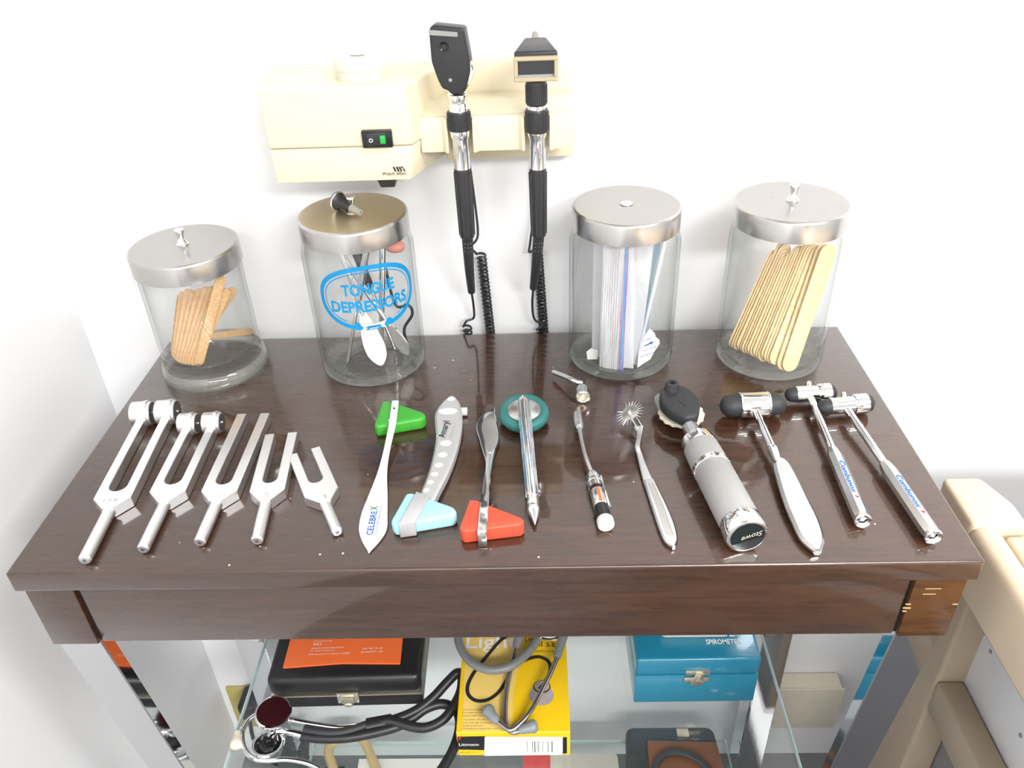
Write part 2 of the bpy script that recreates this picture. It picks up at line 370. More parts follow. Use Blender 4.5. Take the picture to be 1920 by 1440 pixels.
for sx in (-1, 1):
    MB().box(sx*.327-.0016, sx*.327+.0016, .0085, .020, ZB+.0005, T-.0207).build('groove', M_gap, tb)
chips = MB()
for (u, v, l, w_) in ((1693, 1140, .006, .0012), (1698, 1133, .004, .0010), (1786, 1133, .004, .0008), (1735, 1104, .012, .0005), (1730, 1114, .010, .0005), (1692, 1146, .003, .0010)):
    q = aty(u, v, .0043); chips.box(q.x, q.x+l, .0040, .0047, q.z-w_/2, q.z+w_/2)
o = chips.build('scratches', M_chip, tb); o['label'] = 'pale scratches and chips in the wood finish'
# chrome legs: the front pair leans back, the rear pair stands upright
for sx in (-1, 1):
    x0, x1 = sorted((sx*.329, sx*.3665)); dy = .085
    MB().hexa([(x0, .010+dy, 0), (x1, .010+dy, 0), (x1, .024+dy, 0), (x0, .024+dy, 0), (x0, .008, ZB), (x1, .008, ZB), (x1, .022, ZB), (x0, .022, ZB)], .0010, 1).build('leg', M_leg, tb)
    MB().box(x0, x1, .268, .306, 0, ZB, .0010, 1).build('leg', M_leg, tb)
    MB().box(*sorted((sx*.3235, sx*.345)), .262, .270, T-.412, T-.402, .002).build('shelf_bracket', M_chrome, tb)
def glass_shelf(x0, x1, y0, y1, z, name):
    o = MB().prism(roundpoly([(x0, y0), (x1, y0), (x1, y1), (x0, y1)], .012), z-.008, z, .0).build(name, M_shelf, tb)
    e = MB(); e.prism(roundpoly([(x0-.0002, y0), (x0+.0012, y0), (x0+.0012, y1), (x0-.0002, y1)], .0004), z-.0075, z-.0005)
    e.prism(roundpoly([(x1-.0012, y0), (x1+.0002, y0), (x1+.0002, y1), (x1-.0012, y1)], .0004), z-.0075, z-.0005)
    e.box(x0+.01, x1-.01, y1-.0012, y1+.0002, z-.0075, z-.0005); e.build('polished_edge', M_shelf_edge, o)
    return o
ZS, ZL = -.40, -.70
glass_shelf(-.3205, .3235, .055, .318, T+ZS, 'glass_shelf')
glass_shelf(-.318, .3185, .085, .303, T+ZL, 'glass_shelf')

# ================================================================== jars
def jar_body(t, r, h, m, mbase, wavy=False, foot=None):
    """thick-walled glass: outside wall up, round the mouth, inside wall down"""
    hb = h-.006; pr = []
    if foot:
        pr += [(.002, 0), (foot-.003, 0), (foot, .003), (foot+.0008, .007), (foot-.001, .012), (r+.001, .0165), (r-.0025, .019), (r, .024)]
    else: pr += [(.002, .0), (r-.009, 0), (r-.0035, .0016), (r-.0008, .005), (r, .010)]
    pr += [(r, h*.45), (r-.0002, h*.80), (r-.003, h*.86), (r-.0045, h*.88), (r-.0045, hb)]
    inn = [(r-.0075, hb), (r-.0075, h*.88), (r-.0062, h*.85), (r-.0032, h*.80), (r-.0032, .016 if not foot else .030), (r-.007, .010 if not foot else .0245), (.03, .0075 if not foot else .0215), (.002, .007 if not foot else .021)]
    MB().lathe(pr+inn, 64, cap=False).build('glass_body', m, t, smooth=60)
    if foot: MB().lathe([(foot-.0025, .0006), (foot-.0006, .003), (foot, .007), (foot-.002, .0118), (r+.0003, .016)], 64, cap=False).build('foot_ring', mbase, t, 60)
    else: MB().lathe([(.03, .0006), (r-.009, .0008), (r-.0045, .0022), (r-.0016, .0052)], 64, cap=False).build('base_ring', mbase, t, 60)
def jar_lid(t, r, h, knob=True, mtop=None):
    l = MB().lathe([(r-.0012, h-.0205), (r, h-.0205), (r, h-.0030), (r-.0006, h-.0012), (r-.0022, h-.0002)], 72, cap=False)
    o = l.build('lid', M_lid, t, 50)
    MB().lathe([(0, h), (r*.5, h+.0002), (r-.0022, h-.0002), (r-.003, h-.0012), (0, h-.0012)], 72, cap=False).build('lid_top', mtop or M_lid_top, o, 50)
    if knob:
        MB().lathe([(.0058, h), (.0060, h+.0010), (.0048, h+.0022), (.0030, h+.0065), (.0029, h+.0085), (.0040, h+.0120), (.0047, h+.0140), (.0044, h+.0155), (.0020, h+.0163), (0, h+.0164)], 24).build('knob', M_chrome, o, 40)
    else:
        MB().lathe([(.0062, h+.0003), (.0060, h+.0009), (.0040, h+.0007), (.0026, h+.0004), (.0024, h-.0005), (0, h-.0005)], 24).build('screw_rivet', M_chrome_soft, o, 40)
JARS = []
def jar(label, x, y, r, h, knob=True, foot=None, rl=None, plain=False, mtop=None):
    t = thing('glass_jar', label, 'jar', (x, y, T+.0003), group='glass jars along the back of the table')
    jar_body(t, r, h, M_glass_plain if plain else M_glass, M_glass_base, foot=foot); jar_lid(t, rl or r-.002, h, knob, mtop); JARS.append(t); return t
J1 = jar('footed glass jar with steel lid holding thin wooden sticks, leftmost jar', -.2995, .2935, .0500, .1406, True, foot=.0545, rl=.0521, plain=True)
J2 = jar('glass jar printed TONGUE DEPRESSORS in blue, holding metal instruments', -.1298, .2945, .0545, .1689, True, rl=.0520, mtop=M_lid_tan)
J3 = jar('glass jar of plastic bags, its flat steel lid missing the knob', .1285, .2955, .0535, .1688, False, rl=.0513)
J4 = jar('glass jar full of wide wooden tongue depressors, rightmost jar', .2802, .2885, .0530, .1704, True, rl=.0520)

def cyl_map(cx, cy, r, a_mid, zmid):
    """x along the round wall (metres, to the right seen from outside), y up"""
    return lambda x, y: (cx+r*math.cos(a_mid+x/r), cy+r*math.sin(a_mid+x/r), zmid+y)
# print on jar 1: only the line of small lettering
lettering('printed_words', 'FOR  GOOD  LITTLE', lambda x, y: cyl_map(0, 0, .05025, -1.66, .031)(x-.015, y), M_ink, J1, fit=(.030, .0034), cuts=1, bold=.01)
# print on jar 2
R2 = .0548; A2 = -1.265; ZB2 = .104
badge = MB()
def ring_band(a, b, t0, t1, ph0=0, ph1=2*math.pi, n=72, px=2.25):
    vs_, fs = [], []
    for k in range(n+1):
        ph = ph0+(ph1-ph0)*k/n; c, s = math.cos(ph), math.sin(ph)
        cx = math.copysign(abs(c)**(2/px), c); cs = math.copysign(abs(s)**(2/px), s)
        for tt in (t0, t1): vs_.append(cyl_map(0, 0, R2, A2, ZB2)((a-tt)*cx, (b-tt)*cs))
    for k in range(n): fs.append((2*k, 2*k+1, 2*k+3, 2*k+2))
    badge.add(vs_, fs)
ring_band(.0500, .0335, 0, .0044); ring_band(.0500, .0335, .0060, .0071, math.radians(-58), math.radians(238))
for sx in (-1, 1):
    badge.add([cyl_map(0, 0, R2, A2, ZB2)(sx*.0155+.0034*math.cos(k), -.0276+.0032*math.sin(k)) for k in [i*math.pi/8 for i in range(16)]], [tuple(range(16))])
badge.build('printed_badge', M_inkcyan, J2, 0)
rib = MB(); rp = [(-.012, -.0335), (-.010, -.0305), (-.012, -.0262), (0, -.0278), (.012, -.0262), (.010, -.0305), (.012, -.0335), (0, -.0322)]
rib.add([cyl_map(0, 0, R2+.0002, A2, ZB2)(*q) for q in rp], [tuple(range(8))]); rib.build('printed_ribbon', M_inkwhite, J2, 0)
lettering('printed_words', 'TONGUE', lambda x, y: cyl_map(0, 0, R2+.0001, A2, ZB2)(x-.0255, y+.0035), M_inkcyan, J2, fit=(.051, .0122), cuts=1, bold=.034)
lettering('printed_words', 'DEPRESSORS', lambda x, y: cyl_map(0, 0, R2+.0001, A2, ZB2)(x-.0385, y-.0140), M_inkcyan, J2, fit=(.077, .0122), cuts=1, bold=.034)
lettering('printed_words', 'PROFCO', lambda x, y: cyl_map(0, 0, R2+.0004, A2, ZB2)(x-.008, y-.0318), M_inkcyan, J2, fit=(.014, .0026), cuts=1, bold=.0)

# ---- wooden sticks
def stick_mesh(name, w, l, t, m):
    poly = [(w/2*math.cos(a), -l/2+w/2+w/2*math.sin(a)) for a in [math.pi+math.pi*k/6 for k in range(7)]] + [(w/2*math.cos(a), l/2-w/2+w/2*math.sin(a)) for a in [math.pi*k/6 for k in range(7)]]
    o = MB().prism(poly, -t/2, t/2, t*.2, 1).build(name, m, smooth=30); return o
def place_stick(o, a, b, nrm, fit=False):
    """lay a stick from a towards b with its flat face along nrm"""
    y = (Vector(b)-Vector(a)).normalized(); n = Vector(nrm); n = (n-y*n.dot(y)).normalized(); x = y.cross(n)
    k = (Vector(b)-Vector(a)).length/(2*o['half']) if fit else 1.0
    c = Vector(a)+y*o['half']*k; y = y*k; o.matrix_world = Matrix(((x.x, y.x, n.x, c.x), (x.y, y.y, n.y, c.y), (x.z, y.z, n.z, c.z), (0, 0, 0, 1)))
s0 = stick_mesh('wooden_stick', .0096, .090, .0016, M_stick_b); s0['half'] = .045
c1 = Vector((-.2995, .2935, T))
sp = [((330, 672), (345, 546, .306)), ((333, 676), (355, 541, .304)), ((337, 680), (366, 545, .301)), ((340, 684), (377, 541, .298)), ((343, 687), (390, 537, .294)), ((346, 690), (402, 536, .291)),
      ((350, 692), (414, 529, .287)), ((356, 694), (426, 541, .282)), ((366, 694), (440, 521, .270)), ((352, 668), (458, 540, .290)), ((328, 664), (341, 552, .311))]
wl1 = ['farthest left of the thin sticks in the footed jar', 'second thin stick from the left in the footed jar', 'third thin stick from the left in the footed jar', 'fourth thin stick from the left in the footed jar', 'middle thin stick of the fan in the footed jar',
       'thin stick right of the middle in the footed jar', 'thin stick with a pale broad tip in the footed jar', 'tallest right-leaning thin stick in the footed jar', 'lowest right-leaning thin stick in the footed jar', 'thin stick leaning widest to the right in the footed jar', 'thin stick against the left back of the footed jar']
for i, (q0, q1) in enumerate(sp):
    o = s0 if i == 0 else s0.copy()
    if i: COL.objects.link(o)
    a, b = at(*q0, .0275), aty(*q1)
    for q in (a, b):                                   # keep the ends inside the glass
        r = Vector((q.x-c1.x, q.y-c1.y)); k = min(1, .041/max(r.length, 1e-6)); q.x, q.y = c1.x+r.x*k, c1.y+r.y*k
    place_stick(o, a, b, (.15+.06*i, -1, .1), True); tag(o, 'tan wooden '+wl1[i], 'stick', 'thin wooden sticks in the footed jar')
o = s0.copy(); COL.objects.link(o); place_stick(o, c1+Vector((-.012, .018, .0245)), c1+Vector((.036, .028, .0262)), (0, -.3, 1)); o.scale = (1, 1, 1)
o.data = stick_mesh('wooden_stick', .0088, .052, .0016, M_stick_b).data
for k in list(bpy.data.objects):
    if k.name.startswith('wooden_stick') and k.users_collection and 'label' not in k and k is not o: bpy.data.objects.remove(k)
o['half'] = .026; place_stick(o, c1+Vector((-.014, .020, .0252)), c1+Vector((.034, .028, .0262)), (0, -.3, 1)); tag(o, 'short broken wooden stick lying flat on the footed jar floor', 'stick', 'thin wooden sticks in the footed jar')

d0 = stick_mesh('tongue_depressor', .0172, .1280, .0016, M_stick); d0['half'] = .064
c4 = Vector((.2802, .2885, T))
POS = ['hindmost', 'second from the back', 'third from the back', 'fourth from the back', 'fifth from the back', 'sixth from the back', 'seventh from the back', 'eighth from the back', 'eighth from the front', 'seventh from the front', 'sixth from the front', 'fifth from the front', 'fourth from the front', 'third from the front', 'second from the front', 'foremost']
for i in range(16):
    q = i/15; a = c4+Vector((-.0370+.0330*q+random.uniform(-.0006, .0006), .000-.0375*q, .0125+random.uniform(0, .004))); b = c4+Vector((.0060+.0290*q+random.uniform(-.0006, .0006), .030-.027*q, .1235))
    o = d0 if i == 0 else d0.copy()
    if i: COL.objects.link(o)
    b = a+(b-a)*random.uniform(.86, 1.0) if i < 11 else b
    place_stick(o, a, b, (.55-.42*q+random.uniform(-.04, .04), -.85, 0), True)
    tag(o, 'wide pale wooden tongue depressor, %s of the leaning bundle in the jar' % POS[i], 'tongue depressor', 'tongue depressors in the rightmost jar')
for i, (ax, ay, bx, by) in enumerate(((.0040, -.0405, .0375, -.0015), (.0085, -.0430, .0395, -.0070))):
    o = d0.copy(); COL.objects.link(o); a = c4+Vector((ax, ay, .0105)); place_stick(o, a, c4+Vector((bx, by, .1235)), (.17, -1, 0))
    tag(o, ['wide wooden tongue depressor overlapping the front of the leaning bundle', 'wide wooden tongue depressor standing farthest right in the jar'][i], 'tongue depressor', 'tongue depressors in the rightmost jar')

# ---- plastic bags and paper in jar 3
c3 = Vector((.1285, .2955, T))
def sheet(name, p0, p1, p2, p3, m, th=.0012, n=10, wave=.0012, seed=0, parent=None):
    """slightly crumpled upright sheet with thickness: bottom p0-p1, top p3-p2"""
    rnd = random.Random(seed); ph = [rnd.uniform(0, 6) for _ in range(4)]
    P = [Vector(q) for q in (p0, p1, p2, p3)]; nm = (P[1]-P[0]).cross(P[3]-P[0]).normalized(); vs_, fs = [], []
    for s_ in (-1, 1):
        for j in range(n+1):
            for i in range(n+1):
                u, v = i/n, j/n; q = P[0]*(1-u)*(1-v)+P[1]*u*(1-v)+P[2]*u*v+P[3]*(1-u)*v
                q = q+nm*(wave*(math.sin(u*7+ph[0]+v*2)+.6*math.sin(v*9+ph[1]+u*3)) + s_*th/2); vs_.append(q)
    K = (n+1)*(n+1)
    for j in range(n):
        for i in range(n):
            a = j*(n+1)+i; fs.append((a, a+1, a+n+2, a+n+1)); fs.append((K+a+n+1, K+a+n+2, K+a+1, K+a))
    edge = [i for i in range(n+1)]+[j*(n+1)+n for j in range(1, n+1)]+[n*(n+1)+i for i in range(n-1, -1, -1)]+[j*(n+1) for j in range(n-1, 0, -1)]
    for i in range(len(edge)):
        a, b = edge[i], edge[(i+1) % len(edge)]; fs.append((a, K+a, K+b, b))
    return MB().add(vs_, fs).build(name, m, parent, 60)
bags = []
BL = ['milky zip bag folded upright at the left of the bag jar', 'milky zip bag with a blue and pink zip stripe in the jar', 'crumpled milky bag in the middle of the bag jar', 'milky bag standing at the back of the bag jar', 'bluish bag standing behind the paper scrap in the jar', 'pale slanting bag edge leaning right in the bag jar']
bg = [((-.024, -.030), (-.006, -.038), (-.002, -.026), (-.022, -.022), .142, M_bag_white), ((-.008, -.036), (.010, -.034), (.008, -.020), (-.006, -.024), .136, M_bag_white),
      ((-.004, -.030), (.016, -.028), (.026, -.012), (-.002, -.014), .138, M_bag_white), ((-.030, -.012), (.004, -.016), (.010, -.004), (-.030, .0), .140, M_bag_white),
      ((.004, -.018), (.022, -.020), (.036, .000), (.004, .006), .140, M_bag_blue), ((.0125, -.030), (.0150, -.029), (.039, -.010), (.035, -.012), .138, M_bag_white)]
for i, (a, b, c, e, h_, m) in enumerate(bg):
    o = sheet('plastic_bag', c3+Vector((*a, .009)), c3+Vector((*b, .009)), c3+Vector((*c, h_)), c3+Vector((*e, h_)), m, .0022, wave=.0011 if i != 5 else .0002, seed=i)
    tag(o, BL[i], 'plastic bag', 'plastic bags in the knobless jar'); bags.append(o)
for (off, wdt, m, nm_) in ((0, .0018, M_zipblue, 'zip_strip'), (-.0020, .0006, M_zippink, 'zip_line'), (.0022, .0006, M_zippink, 'zip_line')):
    sheet(nm_, c3+Vector((-.0035+off, -.0390, .009)), c3+Vector((-.0035+off+wdt, -.0388, .009)), c3+Vector((-.0022+off+wdt, -.0270, .136)), c3+Vector((-.0022+off, -.0272, .136)), m, .0006, wave=.0006, seed=1, parent=bags[1])
for k in range(7):
    x = -.0225+k*.0022; sheet('bag_fold', c3+Vector((x, -.0326-k*.0009, .009)), c3+Vector((x+.0005, -.0328-k*.0009, .009)), c3+Vector((x+.0022, -.0242-k*.0006, .142)), c3+Vector((x+.0017, -.0240-k*.0006, .142)), M_inkwhite, .0007, n=4, wave=.0003, seed=3, parent=bags[0])
pp = [(-.003, 0), (.014, .004), (.020, .010), (.028, .016), (.0285, .020), (.025, .024), (.024, .029), (.020, .034), (.017, .033), (.012, .029), (.004, .022)]
Mpaper = Matrix.Translation(c3+Vector((.0165, -.034, .0095))) @ Matrix.Rotation(math.radians(30), 4, 'Z') @ Matrix.Rotation(math.radians(68), 4, 'X')
pap = MB().prism(pp, 0, .0012, .0, M=Mpaper).build('torn_packet', M_paper, None, 0); tag(pap, 'torn white paper packet with blue print at the jar bottom', 'packet')
for (tx, x_, y_, w_) in (('Firm Option', .007, .0235, .013), ('Probe Coverage', .006, .0135, .018), ('Open Figure Here', .001, .0085, .021)):
    lettering('printed_words', tx, lambda x, y: Mpaper @ Vector((x_+x, y_+y, .0014)), M_inkblue, pap, fit=(w_, .0022))
arw = MB().add([Mpaper @ Vector((*q, .0014)) for q in ((.009, .0185), (.017, .0190), (.017, .0182), (.022, .0200), (.017, .0215), (.017, .0206), (.009, .0195))], [tuple(range(7))]).build('printed_arrow', M_inkblue, pap, 0)
pap2 = MB().prism([(0, 0), (.010, 0), (.011, .010), (.004, .012), (-.001, .008)], 0, .001, M=Matrix.Translation(c3+Vector((-.035, -.018, .0095))) @ Matrix.Rotation(math.radians(75), 4, 'X')).build('reflection_piece', M_paper, None, 0)
tag(pap2, 'small pale piece put in for a tan reflection inside the bag jar', 'reflection piece')  # stands in for a tan reflection low in the jar

# ---- metal instruments in jar 2
c2 = Vector((-.1298, .2945, T))
def instrument(name, label, a, b, parts, cat='instrument'):
    a, b = c2+Vector(a), c2+Vector(b); t = thing(name, label, cat, a, group='metal instruments in the printed jar'); t.matrix_world = along(a, b, (0, 1, 0)); L_ = (b-a).length
    for (nm_, mbf, m) in parts: mbf(L_).build(nm_, m, t)
    return t
def blade(w, l, th=.0016):
    pl = [(-w*.12, l), (-w*.3, l*.8), (-w/2, l*.45), (-w*.45, l*.2), (0, 0), (w*.45, l*.2), (w/2, l*.45), (w*.3, l*.8), (w*.12, l)]
    return lambda L_: MB().prism(roundpoly(pl, l*.12, 4), -th/2, th/2, .0004, 1, M=Matrix.Rotation(math.pi/2, 4, 'X'))
def rod(z0, z1, r0, r1): return lambda L_: MB().tube([(0, 0, z0), (0, 0, (z0+min(z1, L_))/2), (0, 0, min(z1, L_))], [r0, (r0+r1)/2, r1], 12)
instrument('spatula', 'white bladed spatula standing in the printed jar, tip down', (.012, -.024, .0085), (-.014, -.016, .140), (('blade', blade(.0225, .066), M_whitemetal), ('shaft', rod(.062, .2, .0022, .0026), M_chrome)))
instrument('bone_lever', 'chrome spoon-ended lever leaning to the right of the white blade', (.038, -.003, .0095), (-.024, .003, .138), (('spoon', blade(.013, .045, .003), M_chrome), ('shaft', rod(.04, .2, .0026, .0030), M_chrome)))
instrument('thin_probe', 'thin chrome probe leaning left in the printed jar', (-.026, -.012, .0090), (.012, -.008, .140), (('shaft', rod(.0, .2, .0016, .0022), M_chrome), ('grip', rod(.075, .14, .0034, .0036), M_chrome_soft)))
instrument('forceps', 'dark handled instrument rising through the printed jar centre', (.020, .013, .0095), (-.010, .013, .142), (('shaft', rod(.0, .08, .0020, .0026), M_chrome), ('handle', rod(.075, .2, .0042, .0052), M_black)))
instrument('mirror_probe', 'chrome instrument with pink rubber bulb under the jar lid', (.004, .024, .0090), (.020, .024, .128), (('shaft', rod(.0, .2, .0026, .0044), M_chrome), ('rubber_bulb', lambda L_: MB().ball((.012, .0, L_-.004), .0085, sc3=(1.3, 1, .8)), M_pink)))
t = instrument('bent_hook', 'bent black wire hook beside the white blade in jar', (.034, .016, .0095), (.020, .034, .120), (('wire', lambda L_: MB().tube(spline([(0, 0, 0), (0, 0, .02), (.012, 0, .035), (.010, 0, .046), (-.004, 0, .050), (-.004, 0, L_)], 5), .0016, 8), M_black),))

# ---- speculum lying on jar 2's lid
zl = .1692
A = at(634, 368, zl+.010)+Vector((0, -.009, 0)); B = at(679, 393, zl+.004)+Vector((0, -.009, 0))
sp_ = thing('otoscope_speculum', 'black funnel speculum with grey tip lying on a jar lid', 'speculum', (A.x, A.y, T+zl+.0004))
Ma = along((0, 0, .0092), (B.x-A.x, B.y-A.y, .0042))
Ls = (Vector((B.x-A.x, B.y-A.y, -.005))).length
MB().lathe([(.0070, .001), (.0078, 0), (.0088, .0005), (.0090, .002), (.0083, .0035), (.0075, .004), (.0052, .009), (.0042, Ls*.6), (.0036, Ls*.66), (0, Ls*.66)], 28, Ma, cap=False).build('funnel', M_black, sp_, 40)
MB().lathe([(.0038, Ls*.62), (.0042, Ls*.66), (.0034, Ls*.8), (.0028, Ls), (.0018, Ls+.0002), (.0014, Ls-.002), (0, Ls-.002)], 24, Ma).build('tip', M_tipgrey, sp_, 40)
MB().lathe([(.0088, .0012), (.0094, .0016), (.0094, .0026), (.0086, .0032)], 28, Ma, cap=False).build('rim_ring', M_chrome_soft, sp_, 40)

# ================================================================== wall diagnostic station
ws = thing('diagnostic_station', 'cream wall-mounted instrument station with power switch and two cradles', 'wall unit', (0, WALL, T+.207))
def L3(p): return Vector((p[0], p[1]-WALL, p[2]-.207))
fy = .282
pts = [(-.192, fy, .203), (-.069, fy, .203), (-.040, WALL-.0005, .200), (-.196, WALL-.0005, .200), (-.192, fy, .2345), (-.064, fy, .2345), (-.034, WALL-.0005, .2345), (-.200, WALL-.0005, .2345)]
MB().hexa([L3(q) for q in pts], .0018).build('lower_housing', M_cream, ws)
pts = [(-.193, fy-.0022, .2349), (-.0635, fy-.0022, .2349), (-.030, WALL-.0005, .2349), (-.204, WALL-.0005, .2349), (-.1925, fy-.0010, .2865), (-.0655, fy-.0010, .2855), (-.036, WALL-.0005, .2850), (-.2050, WALL-.0005, .2862)]
hs = MB().hexa([L3(q) for q in pts], .0028, 3).build('upper_housing', M_cream, ws)
# bracket plate and ledge with two notches
MB().hexa([L3(q) for q in [(-.042, .346, .199), (.0805, .346, .199), (.0805, WALL-.0005, .193), (-.045, WALL-.0005, .193), (-.042, .346, .236), (.0805, .346, .236), (.0805, WALL-.0005, .236), (-.045, WALL-.0005, .236)]], .002).build('bracket_lower_panel', M_cream, ws)
MB().hexa([L3(q) for q in [(-.040, .352, .236), (.0805, .352, .236), (.0805, WALL-.0005, .236), (-.040, WALL-.0005, .236), (-.040, .355, .287), (.0805, .355, .287), (.0805, WALL-.0005, .287), (-.040, WALL-.0005, .287)]], .002).build('bracket_upper_panel', M_cream, ws)
HX = [-.0225, .0460]; HY = .292
# ledge outline seen from above with two round notches
lo, le = .2985, .352
poly = [(-.058, le), (-.0585, lo-.002)]
for hx in HX:
    poly += [(hx-.0165, lo-.002), (hx-.0135, lo-.006), (hx-.0112, lo-.006), (hx-.0100, lo-.001)]
    poly += [(hx+.0100*math.cos(a), HY+.007+.0095*math.sin(a)) for a in [math.pi-math.pi*k/8 for k in range(9)]]
    poly += [(hx+.0100, lo-.001), (hx+.0112, lo-.006), (hx+.0135, lo-.006), (hx+.0165, lo-.002)]
poly += [(.0805, lo-.002), (.0805, le)]
MB().prism([(x, y-WALL) for x, y in poly], .2225-.207, .2535-.207, .0015, 2).build('cradle_ledge', M_cream, ws)
MB().hexa([L3(q) for q in [(-.056, .300, .2536), (.0805, .306, .2536), (.0805, .353, .2536), (-.056, .353, .2536), (-.056, .325, .2615), (.0805, .335, .2600), (.0805, .353, .2600), (-.056, .353, .2615)]], .001).build('ledge_ramp', M_cream, ws)
# white round cap of the specula dispenser
q = aty(676, 138, .318)
MB().lathe([(.0225, .2858), (.0225, .2940), (.0232, .2945), (.0230, .3015), (.0216, .3037), (.0050, .3043), (.0046, .3027), (0, .3027)], 48, Matrix.Translation(Vector((q.x+.0005, .318-WALL, -.207)))).build('dispenser_cap', M_white, ws, 40)
MB().tube([(q.x-.006, .318-WALL-.0035, .0976), (q.x, .318-WALL-.0055, .0978), (q.x+.006, .318-WALL-.0035, .0976)], .0006, 6).build('cap_mark', M_greyplastic, ws)
# power switch
a = aty(677, 244, fy-.003); b = aty(738, 275, fy-.003)
sw = MB().box(a.x, b.x, fy-WALL-.0055, fy-WALL, b.z-T-.207, a.z-T-.207, .001).build('power_switch', M_black_gloss, ws)
MB().hexa([Vector((x, y-WALL, z-.207)) for x, y, z in [(a.x+.005, fy-.0085, b.z-T+.002), (b.x-.005, fy-.0060, b.z-T+.002), (b.x-.005, fy-.004, b.z-T+.002), (a.x+.005, fy-.004, b.z-T+.002), (a.x+.005, fy-.0085, a.z-T-.002), (b.x-.005, fy-.0060, a.z-T-.002), (b.x-.005, fy-.004, a.z-T-.002), (a.x+.005, fy-.004, a.z-T-.002)]], .0006).build('rocker', M_black, sw)
zc_ = (a.z+b.z)/2-T-.207
MB().box(b.x-.0105, b.x-.0058, fy-WALL-.0079, fy-WALL-.005, zc_-.0036, zc_+.0036, .0004).build('green_lamp', M_green_lamp, sw)
rg = MB(); cxr = a.x+.0085
rg.lathe([(.0011, 0), (.0018, 0)], 20, Matrix.Translation(Vector((cxr, fy-WALL-.0086, zc_))) @ Matrix.Rotation(math.pi/2, 4, 'X'), cap=False); rg.build('printed_off_mark', M_inkwhite, sw, 0)
# maker's mark
a = aty(717, 331, fy-.0006)
lettering('printed_words', 'Welch Allyn', plane_map((a.x, fy-WALL-.0006, a.z-T-.207), (1, 0, 0), (0, 0, 1)), M_ink, ws, fit=(.0215, .0040), bold=.004)
a = aty(737, 322, fy-.0006)
lg = MB(); o3 = Vector((a.x, fy-WALL-.0006, a.z-T-.207))
for pl in [((0, .0045), (.0018, .0045), (.0032, 0), (.0016, 0)), ((.0030, .0045), (.0048, .0045), (.0060, 0), (.0044, 0)), ((.0054, .0045), (.0068, .0045), (.0086, 0), (.0070, 0)), ((.0072, .0045), (.0094, .0045), (.0098, .0036), (.0082, .0028)), ((.0092, .0026), (.0100, .0032), (.0114, 0), (.0100, 0))]:
    lg.add([o3+Vector((x, 0, z)) for x, z in pl], [tuple(range(4))])
lg.build('printed_logo', M_ink, ws, 0)
a = aty(716, 352, .34)
MB().hexa([Vector((x, y-WALL, z-.207)) for x, y, z in [(-.0990, .290, .1935), (-.0860, .290, .1935), (-.0860, .306, .1935), (-.0990, .306, .1935), (-.1015, .287, .2028), (-.0835, .287, .2028), (-.0835, .310, .2028), (-.1015, .310, .2028)]], .001).build('latch', M_black, ws)

def zv(u, v): return aty(u, v, HY).z-T
def handle(name, label, hx, us, head):
    z = lambda v: zv(us(v), v)
    t = thing(name, label, 'scope', (hx, HY, T+z(447)))
    zb = z(447)
    pr = lambda l: [(r, z(v)-zb) for r, v in l]
    return t, zb, z, pr
def ribs(r0, r1, z0, z1, n, th): # shallow ribs around a collar
    m = MB()
    for k in range(n):
        a = 2*math.pi*k/n; c, s = math.cos(a), math.sin(a)
        m.box(r0-.0008, r0+th, -.0005, .0005, z0, z1, M=Matrix.Rotation(a, 4, 'Z'))
    return m
# left: ophthalmoscope
t, zb, z, pr = handle('ophthalmoscope', 'black flat-headed scope hanging in the left cradle with coiled cord', HX[0], lambda v: 845+.066*(v-45), None)
MB().lathe(pr([(.0050, 447), (.0066, 444), (.0070, 436), (.0079, 318), (.0076, 315)]), 24).build('grip', M_black, t)
fl = MB()
for k in range(10):
    a = 2*math.pi*k/10; fl.tube([((.0068)*math.cos(a), .0068*math.sin(a), z(440)-zb), (.0077*math.cos(a), .0077*math.sin(a), z(322)-zb)], .0009, 6)
fl.build('grip_flutes', M_black_matte, t)
MB().lathe(pr([(.0075, 316), (.0076, 259), (.0086, 255), (.0090, 247), (.0091, 243)]), 32).build('chrome_tube', M_chrome, t)
MB().lathe(pr([(.0098, 243), (.0102, 241), (.0102, 210), (.0096, 207)]), 32).build('knurled_collar', M_black, t); ribs(.0100, .0, z(241)-zb, z(210)-zb, 40, .0006).build('collar_ribs', M_black_matte, t)
MB().lathe(pr([(.0086, 208), (.0086, 194), (.0083, 193), (.0083, 191), (.0086, 190), (.0086, 176), (.0080, 175)]), 32).build('chrome_neck', M_chrome, t)
hp = [(-.0040, 174), (.0075, 172), (.0100, 158), (.0136, 132), (.0140, 110), (.0118, 70), (.0108, 52), (.0085, 49), (-.0150, 43), (-.0185, 50), (-.0190, 62), (-.0190, 112), (-.0150, 145), (-.0115, 163), (-.0065, 166)]
poly = [(x, z(v)-zb) for x, v in hp]
Mh = Matrix.Rotation(math.radians(-7), 4, 'Z') @ Matrix.Rotation(math.pi/2, 4, 'X')
hd = MB().prism(roundpoly(poly, .003, 3), -.008, .0075, .0022, 3, M=Mh).build('head', M_black, t, 45)
zt = z(45)-zb
MB().prism(roundpoly([(-.0188, z(52)-zb), (.0055, z(57)-zb), (.0055, z(66)-zb), (-.0188, z(62)-zb)], .001), .0070, .0088, .0004, 1, M=Mh).build('brow_rest', M_greyplastic, hd)
MB().lathe([(.0040, .0074), (.0036, .0086), (.0026, .0082), (.0018, .0070), (0, .0070)], 24, Mh @ Matrix.Translation(Vector((-.0068, z(84)-zb, 0)))).build('sight_hole', M_black_gloss, hd)
